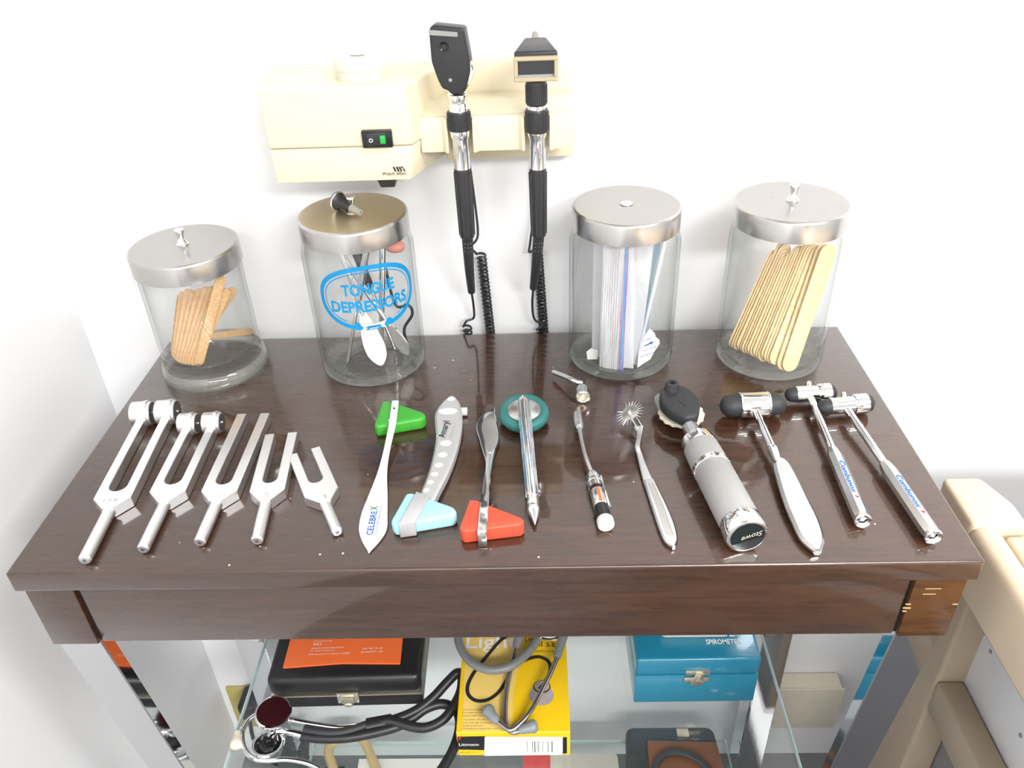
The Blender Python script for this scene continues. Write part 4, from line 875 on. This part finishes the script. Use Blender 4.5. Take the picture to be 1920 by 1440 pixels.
MB().prism(roundpoly([hp_(*q) for q in ((-.017, .006), (.017, .006), (.016, .022), (.010, .028), (-.010, .028), (-.016, .022))], .004, 4), .0092, .0140, .001).build('clear_guard', M_greyplastic, hd)
MB().prism(roundpoly([hp_(*q) for q in ((-.008, -.010), (.008, -.010), (.008, .010), (-.008, .010))], .003), 0, .0125, .001).build('head_back', M_black, hd)

# ---- hammers with cylindrical heads
def cyl_hammer_head(t, p0, p1, R_, z, prof_fn):
    a_, b_ = loc_at(t, *p0, z), loc_at(t, *p1, z); return along(a_, b_), (b_-a_).length
a = at(1535, 1030, 0); t = thing('percussion_hammer', 'large chrome hammer with two black rubber ends and flat grey handle', 'reflex hammer', (a.x, a.y, T+.0002), group='hammers with cylindrical heads')
RH = .0122
Mx, Lh = cyl_hammer_head(t, (1350, 762), (1474, 757), RH, RH, None)
for s_ in (0, 1):
    Q = Mx if s_ == 0 else Mx @ Matrix.Translation(Vector((0, 0, Lh))) @ Matrix.Rotation(math.pi, 4, 'X')
    MB().lathe([(0, 0), (.0040, .0006), (.0075, .0026), (.0098, .0062), (.0106, .0105), (.0108, .017), (.0110, Lh*.30)], 36, Q).build('rubber_end', M_black_matte, t, 60)
MB().lathe([(.0108, Lh*.285), (.0120, Lh*.285), (.0124, Lh*.295), (.0118, Lh*.31), (.0120, Lh*.32), (.0118, Lh*.50), (.0120, Lh*.68), (.0118, Lh*.70), (.0125, Lh*.715), (.0120, Lh*.73), (.0108, Lh*.73)], 40, Mx).build('barrel', M_chrome, t)
j = Mx @ Vector((0, 0, Lh*.5)); hx_ = loc_at(t, 1459, 868, .009)
MB().tube(spline([j+Vector((0, -.009, 0)), j.lerp(hx_, .12), j.lerp(hx_, .5), j.lerp(hx_, .75), j.lerp(hx_, .8), hx_], 4), ease([.0052, .0038, .0036, .0040, .0050, .0032], 4), 14).build('shaft', M_chrome, t)
rows = [(1459, 864, .0022), (1465, 871, .0068), (1478, 900, .0090), (1495, 940, .0103), (1512, 975, .0106), (1525, 1005, .0090), (1535, 1027, .0030)]
ribbon('flat_handle', strip(t, rows, .009), [.006, .0052, .004, .003, .002, .001, .0008], .0066, M_chrome_soft, t, .0022)

def combunox(label, hl, hr, top, grip, end):
    a = at(*end, 0); t = thing('percussion_hammer', label, 'reflex hammer', (a.x, a.y, T+.0002), group='hammers with cylindrical heads')
    R_ = .0084; Mx, Lh = cyl_hammer_head(t, hl, hr, R_, .0100, None)
    MB().lathe([(0, 0), (.003, .0005), (.0058, .0024), (.0070, .0060), (.0072, .0110), (.0072, Lh*.26)], 32, Mx).build('rubber_end', M_black_matte, t, 60)
    Q = Mx @ Matrix.Translation(Vector((0, 0, Lh))) @ Matrix.Rotation(math.pi, 4, 'X')
    MB().lathe([(0, 0), (.004, .0006), (.0074, .003), (.0088, .0075), (.0090, .013)], 32, Q).build('rubber_end', M_black_matte, t, 60)
    MB().lathe([(.0066, Lh*.20), (.0078, Lh*.20), (.0078, Lh*.62), (.0090, Lh*.63), (.0094, Lh*.65), (.0094, Lh*.86), (.0086, Lh*.875)], 40, Mx).build('barrel', M_chrome, t)
    j = Mx @ Vector((0, 0, Lh*.47)); MB().lathe([(.0022, .0), (.0024, .0125), (.0018, .0138), (0, .0140)], 14, along(j, j+Vector((.002, .010, .004)))).build('set_screw', M_chrome, t)
    gs = loc_at(t, *grip, .0078); ge = loc_at(t, *end, .0078)
    MB().tube([j+(gs-j)*.10, j.lerp(gs, .5), gs], .0035, 16).build('shaft', M_chrome, t)
    Mg = along(ge, gs); Lg = (gs-ge).length
    MB().lathe([(.0034, .0020), (.0060, .0), (.0068, .0004), (.0070, .0014), (.0066, .0030), (.0060, .0045)], 28, Mg, cap=False).build('end_ring', M_chrome, t)
    MB().lathe([(.0058, .0008), (.0040, .0030), (0, .0040)], 24, Mg, cap=False).build('end_cup', M_chrome, t)
    MB().ball(Mg @ Vector((0, 0, .0030)), .0018, 12, 8).build('end_pin', M_silverdot, t)
    MB().lathe([(.0060, .0044), (.0066, .0080), (.0066, Lg*.86), (.0050, Lg*.97), (.0036, Lg)], 8, Mg @ Matrix.Rotation(math.radians(22.5), 4, 'Z')).build('faceted_grip', M_chrome_soft, t, 20)
    # lettering on the upper facet, read from shaft to end
    ax = (ge-gs).normalized(); up = Vector((0, 0, 1)); sd = up.cross(ax).normalized(); nrm = ax.cross(sd)
    nf = (Matrix.Rotation(math.radians(0), 3, ax) @ (-nrm if nrm.z < 0 else nrm)).normalized(); ey = nf.cross(ax).normalized()
    o_ = gs+ax*(Lg*.26)+nf*.0063-ey*.0020
    lettering('printed_words', 'Combunox', plane_map(o_, ax, ey), M_inkcomb, t, fit=(Lg*.44, .0044), shear=.2, bold=.012)
    tr = MB().add([o_+ax*(Lg*.47)+ey*.0006, o_+ax*(Lg*.51)+ey*.0030, o_+ax*(Lg*.48)+ey*.0042, o_+ax*(Lg*.485)+ey*.0028], [(0, 1, 2, 3)]).build('printed_mark', M_inkred, t, 0)
    return t
combunox('slim chrome hammer printed with blue lettering, nearer the big hammer', (1472, 741), (1568, 736), (1520, 748), (1560, 842), (1619, 979))
combunox('slim chrome hammer printed with blue lettering, nearest the table right edge', (1534, 764), (1638, 755), (1590, 770), (1657, 868), (1752, 1009))

# ---- crumbs scattered on the table
cr = MB(); rnd = random.Random(4)
for (u, v) in ((1037, 690), (884, 713), (1188, 904), (337, 1018), (382, 1028), (488, 1025), (643, 1038), (815, 690), (850, 676), (870, 695), (240, 870), (1340, 930), (545, 935), (920, 1030), (690, 890), (1640, 983), (430, 1060), (1010, 1045), (600, 1040)):
    q = at(u, v, 0); cr.ball((q.x, q.y, T+.0003), rnd.uniform(.0004, .0010), 6, 4, sc3=(1, 1.2, .4))
tag(cr.build('table_crumbs', M_crumb), 'pale crumbs and dust specks scattered over the table top', 'crumbs', kind='stuff')

# ================================================================== things on the glass shelf
S = T+ZS+.0002
t = thing('instrument_case', 'black leatherette instrument case with metal clasp on the glass shelf', 'case', (-.1915, .157, S), math.radians(1.2))
MB().box(-.0895, .0895, 0, .150, 0, .0225, .004, 3).build('case_base', M_leather, t)
ld_ = MB().box(-.0905, .0905, -.001, .151, .0235, .0545, .0085, 4).build('case_lid', M_leather, t)
MB().box(-.0900, .0900, -.0012, .1512, .0222, .0240, .0005).build('metal_trim', M_brass, t)
cl_ = MB().box(-.0105, .0155, -.0040, -.0008, .0130, .0310, .0008).build('clasp', M_brass, t)
MB().box(-.0060, .0100, -.0068, -.0035, .0150, .0270, .0012).build('clasp_lever', M_brass, cl_)
MB().lathe([(.0058, 0), (.0058, .003), (.004, .004), (0, .004)], 20, Matrix.Translation(Vector((.002, -.0035, .0125))) @ Matrix.Rotation(math.pi/2, 4, 'X') @ Matrix.Diagonal((1, .6, 1, 1))).build('clasp_tongue', M_brass, cl_)
for (x_, z_) in ((-.0085, .0285), (.0135, .0285), (-.0085, .0155), (.0135, .0155)): MB().ball((x_, -.0042, z_), .0014, 10, 6).build('rivet', M_chrome_soft, cl_)
# orange pouch on the case
zp = ZS+.0560
P = [at(530, 1254, zp), at(751, 1246, zp)]; a = P[0]; exx = (P[1]-P[0]); wpx = exx.length; exx.normalize(); eyy = Vector((-exx.y, exx.x, 0))
pouch = thing('vinyl_pouch', 'orange vinyl pouch with white print lying on the black case', 'pouch', (a.x, a.y, T+zp-.0008), math.atan2(exx.y, exx.x))
MB().prism(roundpoly([(0, 0), (wpx*.5, .0035), (wpx, 0), (wpx-.0015, .100), (.0015, .100)], .002), 0, .0030, .0010).build('pouch_body', M_pouch, pouch)
MB().prism(roundpoly([(.016, .046), (wpx-.016, .046), (wpx-.006, .098), (.006, .098)], .012), .0030, .0040, .0005).build('flap', M_pouch, pouch)
for (tx, x_, y_, w_, h_) in (('Manufactured by', .031, .0350, .022, .0018), ('NCI', .031, .0300, .009, .0036), ('National Comedo International', .0295, .0250, .038, .0020), ('Div. Patient Equipment', .0285, .0210, .030, .0020), ('3100 Avenue K-51, Garden S, 60000', .0275, .0158, .049, .0024), ('CAT. NO. 70-133', .091, .0215, .024, .0024), ('QUANTITY 1 EA', .090, .0162, .026, .0028)):
    lettering('printed_words', tx, plane_map((x_, y_, .0032), (1, 0, 0), (0, 1, 0)), M_inkwhite, pouch, fit=(w_, h_), bold=.004)

# yellow stethoscope box
yb = thing('stethoscope_box', 'yellow printed stethoscope carton lying on the glass shelf', 'box', (0, 0, S)); bx0, bx1, by0, by1, bh = -.0555, .0700, .094, .305, .0440
MB().box(bx0, bx1, by0, by1, 0, bh, .0008, 1).build('carton', M_yellow, yb)
def Yt(u, v): q = at(u, v, ZS+bh+.0004); return (q.x, q.y)
def decal(name, uvs, m, z=bh+.0003, parent=yb, rnd=0):
    pl = [(min(max(x, bx0+.001), bx1-.001), min(max(y, by0+.001), by1-.001)) for x, y in (Yt(*q) for q in uvs)]
    if rnd: pl = roundpoly(pl, rnd)
    return MB().add([(x, y, z) for x, y in pl], [tuple(range(len(pl)))]).build(name, m, parent, 0)
decal('printed_panel', [(866, 1372), (960, 1371), (962, 1300), (975, 1245), (990, 1175), (990, 1050), (880, 1050)], M_yellow_pale)
# printed picture of a stethoscope on the carton
path = spline([(*Yt(u, v), bh+.0006) for u, v in ((968, 1185), (940, 1200), (915, 1228), (893, 1255), (878, 1282), (878, 1302), (893, 1314), (915, 1312), (935, 1298), (950, 1275), (960, 1255), (985, 1238), (1010, 1232), (1028, 1240), (1032, 1256), (1024, 1275), (1010, 1292))], 6)
MB().tube(path, .0022, 8, flat=.12).build('printed_tubing', M_printdark, yb)
def disc(name, u, v, rx, ry, m, z): 
    x, y = Yt(u, v); MB().add([(x+rx*math.cos(k*math.pi/16), y+ry*math.sin(k*math.pi/16), z) for k in range(32)], [tuple(range(32))]).build(name, m, yb, 0)
disc('printed_chestpiece', 1015, 1304, .0142, .0130, M_printgrey, bh+.0005); disc('printed_chestpiece', 1016, 1288, .0100, .0085, M_printdark, bh+.0007); disc('printed_chestpiece', 1016, 1287, .0088, .0074, M_printgrey, bh+.0008)
MB().tube(spline([(*Yt(u, v), bh+.0006) for u, v in ((968, 1185), (960, 1170), (950, 1168), (936, 1178), (935, 1188), (940, 1196))], 5), .0018, 8, flat=.12).build('printed_tubing', M_printdark, yb)
def words(tx, u, v, w, h_, m, face='top', **kw):
    if face == 'top': x, y = Yt(u, v); fn = plane_map((x, y, bh+.0005), (1, 0, 0), (0, 1, 0))
    else: q = aty(u, v, by0); fn = plane_map((q.x, by0-.0004, q.z-S), (1, 0, 0), (0, 0, 1))
    return lettering('printed_words', tx, fn, m, yb, fit=(w, h_), **kw)
words('Light', 873, 1224, .062, .026, M_inkwhite, bold=.01); words('Littmann', 984, 1203, .030, .007, M_ink); words('II S.E.', 1011, 1213, .022, .008, M_ink); words('Stethoscope', 1003, 1225, .026, .005, M_inkbrown)
for k, (tx, w_) in enumerate((('Acoustical Rating', .024), ('Durable tubing', .022), ('Lightweight design', .026), ('Tunable diaphragm for', .040), ('low and high frequency', .034), ('Single lumen bore', .023), ('Chestpiece shaped for quick access', .050))):
    words(tx, 868, 1333+k*5.6+(2 if k > 2 else 0), w_, .0023, M_inkbrown)
def frontdecal(name, uvs, m, dy=.0003):
    return MB().add([(aty(u, v, by0).x, by0-dy, aty(u, v, by0).z-S) for u, v in uvs], [tuple(range(len(uvs)))]).build(name, m, yb, 0)
frontdecal('printed_band', [(858, 1381), (910, 1380), (908, 1406), (857, 1405)], M_black_gloss); frontdecal('printed_corner', [(860, 1380), (867, 1380), (860, 1388)], M_inkred, .0006)
words('Littmann', 861, 1398, .022, .0050, M_inkwhite, 'front', bold=.006); words('Lightweight II S.E.', 863, 1412, .018, .0030, M_inkbrown, 'front')
frontdecal('price_label', [(909, 1380), (1055, 1380), (1055, 1414), (908, 1416)], M_inkwhite, .0008); frontdecal('printed_band', [(1055, 1382), (1063, 1382), (1063, 1412), (1055, 1413)], M_black_gloss)
bc_ = MB(); u_ = 988
for w_, g_ in ((1.6, 5.4), (.9, 2.0), (1.6, 2.2), (2.2, 2.2), (1.0, 1.2), (1.6, 1.2), (1.0, 5.0), (1.2, 8.5), (1.4, 6.0), (1.8, 0)):
    q0, q1 = aty(u_, 1388, by0), aty(u_+w_, 1409, by0); bc_.add([(q0.x, by0-.0011, q1.z-S), (q1.x, by0-.0011, q1.z-S), (q1.x, by0-.0011, q0.z-S), (q0.x, by0-.0011, q0.z-S)], [(0, 1, 2, 3)]); u_ += w_+g_
bc_.build('printed_bars', M_ink, yb, 0)

# grey stethoscope on the yellow box
zt = ZS+bh
def g3(u, v, dz): q = at(u, v, zt+dz); return Vector((q.x, q.y, T+zt+dz))
gs_ = thing('stethoscope', 'grey tubed stethoscope lying on the yellow carton', 'stethoscope', g3(960, 1320, 0.0002)); O = Vector(gs_.location)
def G(pts, n=6): return [q-O for q in spline([g3(*p_) for p_ in pts], n)]
MB().tube(G(((858, 1150, .012), (858, 1185, .012), (864, 1215, .013), (885, 1243, .014), (920, 1256, .0145), (955, 1250, .0150), (985, 1228, .014), (1008, 1200, .011))), .0052, 12).build('tubing', M_greytube, gs_)
MB().tube(G(((1006, 1203, .011), (1014, 1192, .011))), .0040, 12).build('stem', M_chrome, gs_)
cp = g3(1030, 1178, .008)-O
MB().lathe([(0, -.004), (.014, -.006), (.0205, -.002), (.0215, .002), (.0210, .0045), (.0190, .0050)], 40, Matrix.Translation(cp), cap=False).build('chestpiece', M_chrome, gs_)
MB().lathe([(0, .0053), (.0190, .0050)], 40, Matrix.Translation(cp), cap=False).build('diaphragm', M_whitemetal, gs_)
MB().tube(G(((1062, 1165, .016), (1057, 1190, .016), (1050, 1212, .015), (1044, 1233, .013))), ease([.0056, .0056, .0052, .0048], 6), 12).build('ear_tube_sleeve', M_greytube, gs_)
MB().tube(G(((978, 1170, .016), (974, 1190, .016), (968, 1215, .012))), ease([.0056, .0054, .0046], 6), 12).build('ear_tube_sleeve', M_greytube, gs_)
MB().tube(G(((1046, 1228, .013), (1034, 1258, .013), (1018, 1290, .013), (1000, 1325, .012), (982, 1350, .010), (960, 1368, .0075), (945, 1362, .0075), (930, 1350, .009))), .0030, 12).build('ear_tube', M_greysteel, gs_)
MB().tube(G(((968, 1213, .012), (957, 1255, .006), (949, 1300, .006), (947, 1340, .006), (950, 1362, .0045), (962, 1373, .0045), (978, 1368, .006))), .0030, 12).build('ear_tube', M_greysteel, gs_)
def bud(p0, p1, r, par, m, scl=1): 
    a_, b_ = p0-O, p1-O; L_ = (b_-a_).length
    MB().lathe([(.0032, -.002), (.0052*scl, L_*.1), (.0058*scl, L_*.35), (.0060*scl, L_*.5), (.0078*scl, L_*.72), (.0072*scl, L_*.92), (.0045*scl, L_*1.05), (0, L_*1.08)], 24, along(a_, b_)).build('ear_tip', m, par, 60)
bud(g3(931, 1352, .0095), g3(911, 1328, .0100), .007, gs_, M_greybud); bud(g3(976, 1369, .0075), g3(1006, 1360, .0085), .007, gs_, M_greybud, .95)

# black stethoscope lying on the shelf
def s3(u, v, dz): q = at(u, v, ZS+dz); return Vector((q.x, q.y, T+ZS+dz))
bs = thing('stethoscope', 'black double-headed stethoscope with painted red reflection in its diaphragm on the glass shelf', 'stethoscope', s3(560, 1380, .0002)); O = Vector(bs.location)
def B_(pts, n=6): return [q-O for q in spline([s3(*p_) for p_ in pts], n)]
MB().tube(B_(((690, 1357, .008), (730, 1352, .009), (775, 1335, .012), (810, 1310, .018), (838, 1280, .026), (857, 1262, .030), (866, 1268, .030), (864, 1295, .026), (850, 1325, .020), (830, 1350, .014), (800, 1364, .010), (770, 1362, .010), (735, 1352, .012), (715, 1354, .010))), .0057, 12).build('upper_tube', M_black, bs)
MB().tube(B_(((565, 1380, .010), (600, 1384, .009), (650, 1383, .0075), (700, 1374, .007), (745, 1362, .007), (775, 1345, .009), (800, 1328, .012), (830, 1320, .012), (855, 1332, .010), (862, 1360, .0075), (852, 1400, .007), (830, 1440, .007), (800, 1480, .007))), .0057, 12).build('lower_tube', M_black, bs)
MB().tube(B_(((570, 1368, .013), (610, 1374, .012), (650, 1371, .011), (692, 1358, .009))), .0052, 12).build('side_tube', M_black_matte, bs)
MB().tube(B_(((688, 1360, .008), (735, 1350, .010))), [.0085, .0075], 14, flat=.8).build('tube_joint', M_black, bs)
MB().tube(B_(((526, 1346, .018), (556, 1352, .016), (595, 1359, .015), (640, 1364, .013), (692, 1358, .0095))), .0030, 12).build('ear_tube', M_chrome, bs)
MB().tube(B_(((480, 1340, .010), (465, 1352, .009), (455, 1372, .008), (457, 1400, .007), (472, 1420, .007), (500, 1426, .0065), (540, 1424, .0065), (580, 1432, .0065), (615, 1450, .0065))), .0030, 12).build('ear_tube', M_chrome, bs)
c = s3(513, 1338, .026)-O; Mt = Matrix.Translation(c) @ Matrix.Rotation(math.radians(3), 4, 'X') @ Matrix.Rotation(math.radians(3), 4, 'Y')
MB().lathe([(0, -.007), (.010, -.006), (.0180, -.002), (.0206, .0005), (.0212, .0025), (.0205, .0042), (.0186, .0046)], 48, Mt, cap=False).build('large_chestpiece', M_chrome, bs)
MB().lathe([(0, .0046), (.0188, .0045)], 48, Mt, cap=False).build('diaphragm', M_burgundy, bs)
c = s3(503, 1398, .012)-O; Mt = Matrix.Translation(c) @ Matrix.Rotation(math.radians(-10), 4, 'X')
MB().lathe([(0, -.006), (.010, -.005), (.0170, -.001), (.0190, .002), (.0184, .0042), (.0150, .0040), (.0110, .0010), (.0100, .0022), (.0060, .0022), (.0050, -.001), (0, -.001)], 48, Mt).build('small_chestpiece', M_chrome, bs)
MB().lathe([(.0152, .0043), (.0108, .0014), (.0098, .0026), (.0060, .0026), (.0048, .0006), (0, .0006)], 40, Mt, cap=False).build('bell_insert', M_black_gloss, bs)
MB().tube(B_(((508, 1352, .016), (513, 1370, .014), (507, 1385, .012))), [.0075, .0062, .0060], 16).build('hub', M_chrome, bs)
MB().tube(B_(((508, 1370, .014), (540, 1372, .014), (566, 1378, .012))), [.0050, .0040, .0048], 14).build('hub_stem', M_chrome, bs)
O2 = O; a_, b_ = s3(445, 1374, .011), s3(442, 1402, .010)
MB().lathe([(.0036, -.001), (.0044, .003), (.0046, .006), (.0066, .010), (.0072, .014), (.0060, .0185), (0, .0205)], 24, along(a_-O, b_-O)).build('ear_tip', M_ivory, bs, 60)
MB().tube(B_(((455, 1368, .009), (448, 1376, .0105))), .0026, 10).build('ear_tube', M_chrome, bs)

# blue wooden box with clasp, and a white dish on it
bb = thing('wooden_box', 'blue painted wooden spirometer box with brass clasp', 'box', (.2185, .1605, S), math.radians(.4))
MB().box(-.0705, .0705, 0, .145, 0, .0500, .0015, 2).build('box_base', M_bluebox, bb)
MB().box(-.0708, .0708, -.0004, .1454, .0506, .0790, .0042, 3).build('box_lid', M_bluebox, bb)
cl_ = MB().box(-.0140, .0140, -.0022, -.0003, .0535, .0610, .0006).build('clasp', M_brass, bb)
MB().box(-.0150, .0135, -.0024, -.0003, .0405, .0490, .0006).build('clasp_plate', M_brass, cl_)
MB().prism([(-.0080, .0380), (.0, .0345), (.0075, .0400), (.0060, .0575), (-.0020, .0590), (-.0045, .0520)], .0022, .0044, .0006, M=Matrix.Rotation(math.pi/2, 4, 'X')).build('clasp_tongue', M_brass, cl_)
MB().tube([(.002, -.0050, .0560), (-.0005, -.0058, .0480), (.005, -.0050, .0450)], .0014, 8).build('clasp_hook', M_brass, cl_)
zt_ = ZS+.0790
e1 = at(1325, 1209, zt_); e1b = at(1322, 1197, zt_)
lettering('printed_words', 'SPIROMETER', plane_map((e1.x-.2185, e1.y-.1605, .0794), (1, 0, 0), (0, 1, 0)), M_inkwhite, bb, fit=(.0400, .0070), bold=.012)
lettering('printed_words', 'PROPPER', plane_map((e1b.x-.2185, e1b.y-.1605+.0015, .0794), (1, 0, 0), (0, 1, 0)), M_inkwhite, bb, fit=(.0400, .0095), bold=.02)
q0, q1 = at(1238, 1197, zt_+.0), at(1368, 1195, zt_)
wt_ = thing('plastic_tray', 'white plastic tray resting on top of the blue box', 'tray', ((q0.x+q1.x)/2, q0.y, T+zt_+.0004)); hwid = (q1.x-q0.x)/2
MB().prism(roundpoly([(-hwid, 0), (hwid, 0), (hwid, .070), (-hwid, .070)], .008), 0, .020, .002).build('tray_body', M_white, wt_)
MB().prism(roundpoly([(-hwid-.002, -.002), (hwid+.002, -.002), (hwid+.002, .072), (-hwid-.002, .072)], .009), .020, .023, .001).build('tray_rim', M_white, wt_)

# ---- lower shelf: dimly seen through the glass
S2 = T+ZL+.0003
def l3(u, v, dz=0): q = at(u, v, ZL+dz); return Vector((q.x, q.y, T+ZL+dz+.0003))
a = l3(1262, 1440); t = thing('brown_case', 'charcoal case with brown panel on the lower glass shelf', 'case', (a.x, a.y-.045, S2))
hw_ = (l3(1350, 1400).x-l3(1178, 1400).x)/2+.002
MB().prism(roundpoly([(-hw_, 0), (hw_, 0), (hw_*.93, .098), (-hw_*.93, .098)], .014), 0, .022, .004, 3).build('case_shell', M_charcoal, t)
MB().prism(roundpoly([(-hw_*.55, .004), (hw_*.98, .004), (hw_*.93, .070), (-hw_*.52, .074)], .004), .0215, .0265, .002).build('brown_panel', M_brown, t)
MB().tube(spline([(-.032, .0, .029), (-.030, .030, .031), (-.010, .048, .033), (.020, .046, .033), (.046, .024, .031), (.056, -.01, .029)], 6), .0052, 10).build('carry_strap', M_charcoal, t)
MB().box(.010, .028, .080, .094, .0218, .0240, .0008).build('latch', M_brass, t)
a = l3(655, 1440); t = thing('tan_handle', 'tan plastic loop handle on the lower glass shelf', 'handle', (a.x, a.y, S2))
MB().tube([q-Vector((a.x, a.y, S2)) for q in spline([l3(640, 1480, .008), l3(622, 1432, .009), l3(616, 1408, .010), l3(626, 1392, .010), l3(650, 1385, .010), l3(676, 1384, .010), l3(688, 1400, .010), l3(704, 1440, .009), l3(716, 1480, .008)], 6)], .0072, 10).build('loop', M_handle_beige, t)
a = l3(1075, 1440); t = thing('white_carton', 'white carton with red stripe on the lower glass shelf', 'box', (a.x, a.y-.060, S2))
MB().prism(roundpoly([(-.072, 0), (.068, 0), (.066, .072), (-.060, .074), (-.072, .060)], .006), 0, .018, .002).build('carton', M_white, t)
MB().box(-.074, -.034, -.001, .073, -.0000, .0186, .001).build('red_stripe', M_red, t)
a = l3(745, 1440); t = thing('paper_sheet', 'blank white paper sheet lying flat on the lower shelf', 'paper', (a.x, a.y-.03, S2))
MB().box(-.06, .075, 0, .044, 0, .0012).build('sheet', M_paper, t)
a = l3(545, 1420); t = thing('dark_strap', 'dark grey flat strap on the lower shelf beneath the stethoscope', 'strap', (a.x, a.y-.09, S2))
MB().prism([(-.010, 0), (.046, 0), (.020, .135), (-.016, .130)], 0, .010, .002).build('strap_body', M_charcoal, t)

# ---- wall outlets and cords
q0, q1 = aty(1462, 1292, WALL-.03), aty(1560, 1360, WALL-.03)
t = thing('outlet_box', 'almond surface outlet box low on the wall behind the right leg', 'outlet', ((q0.x+q1.x)/2, WALL, q1.z)); hw_ = (q1.x-q0.x)/2; hh = q0.z-q1.z
MB().box(-hw_, hw_, -.030, -.0004, 0, hh, .003).build('box_body', M_outlet, t)
MB().box(-hw_-.002, hw_+.002, -.033, -.030, -.002, hh+.002, .001).build('cover_plate', M_outlet, t)
q0, q1 = aty(424, 1285, WALL), aty(490, 1336, WALL)
t = thing('outlet_plate', 'yellowed outlet plate with black plug by the left corner', 'outlet', ((q0.x+q1.x)/2+.004, WALL, q1.z-.03)); hw_ = (q1.x-q0.x)/2+.004; hh = q0.z-q1.z+.03
MB().box(-hw_, hw_, -.006, -.0004, 0, hh, .0015).build('plate', M_outlet_y, t)
for zz in (.02, .05): MB().box(-.008, .008, -.0068, -.0058, zz, zz+.018, .0004).build('socket', M_outlet, t)
pg = aty(468, 1318, WALL-.03)
t = thing('power_plug', 'black power plug and cord in the yellowed outlet', 'plug', (pg.x, WALL-.0065, pg.z))
MB().box(-.013, .013, -.042, -.0005, -.020, .014, .005, 3).build('plug_body', M_black, t)
MB().tube(spline([(0, -.036, -.015), (-.004, -.040, -.06), (-.008, -.030, -.10), (-.002, -.018, -.17), (.05, -.02, -.1915), (.12, -.018, -.1925)], 6), .0032, 8).build('cord', M_cord, t)

# ================================================================== exam table at the right
XE = .408
t = thing('exam_table', 'beige topped exam table with grey cabinet beside the console', 'exam table', (XE, 0, 0))
MB().box(0, .024, -1.50, .085, T-.110, T-.040, .010, 4).build('side_rail', M_examtop, t)
MB().prism(roundpoly([(0, .078), (.047, .078), (.047, .104), (.034, .140), (0, .140)], .006), T-.110, T-.038, .008, 3).build('end_block', M_examtop, t)
MB().box(.047, .60, .080, .104, T-.110, T-.058, .006, 3).build('end_rail', M_examtop, t)
MB().box(.027, .60, -1.50, .074, T-.085, T-.046, .005, 3).build('seat_panel', M_examtop, t)
MB().box(.060, .58, -1.45, .100, .10, T-.1105, .003).build('cabinet', M_examgrey, t)
pn = MB().box(.0535, .0600, -.62, .100, T-.300, T-.186, .002).build('side_panel', M_examcab, t)
MB().box(.0535, .0600, -1.36, -.635, T-.300, T-.186, .002).build('side_panel', M_examcab, t)
for (u, v) in ((1857, 1222), (1913, 1379)):
    q = atx(u, v, XE+.053); MB().lathe([(.0022, 0), (.002, .0010), (0, .0012)], 14, Matrix.Translation(Vector((.0535, q.y, q.z))) @ Matrix.Rotation(-math.pi/2, 4, 'Y')).build('screw', M_examgrey, pn)
MB().box(.0265, .0600, .083, .138, .02, T-.1105, .004, 3).build('corner_post', M_exambeige, t)
MB().box(.0265, .0530, -1.40, .083, T-.302, T-.256, .004, 2).build('lower_rail', M_exambeige, t)
MB().box(.03, .59, -1.45, .130, .0005, .100, .006).build('base', M_examgrey, t)
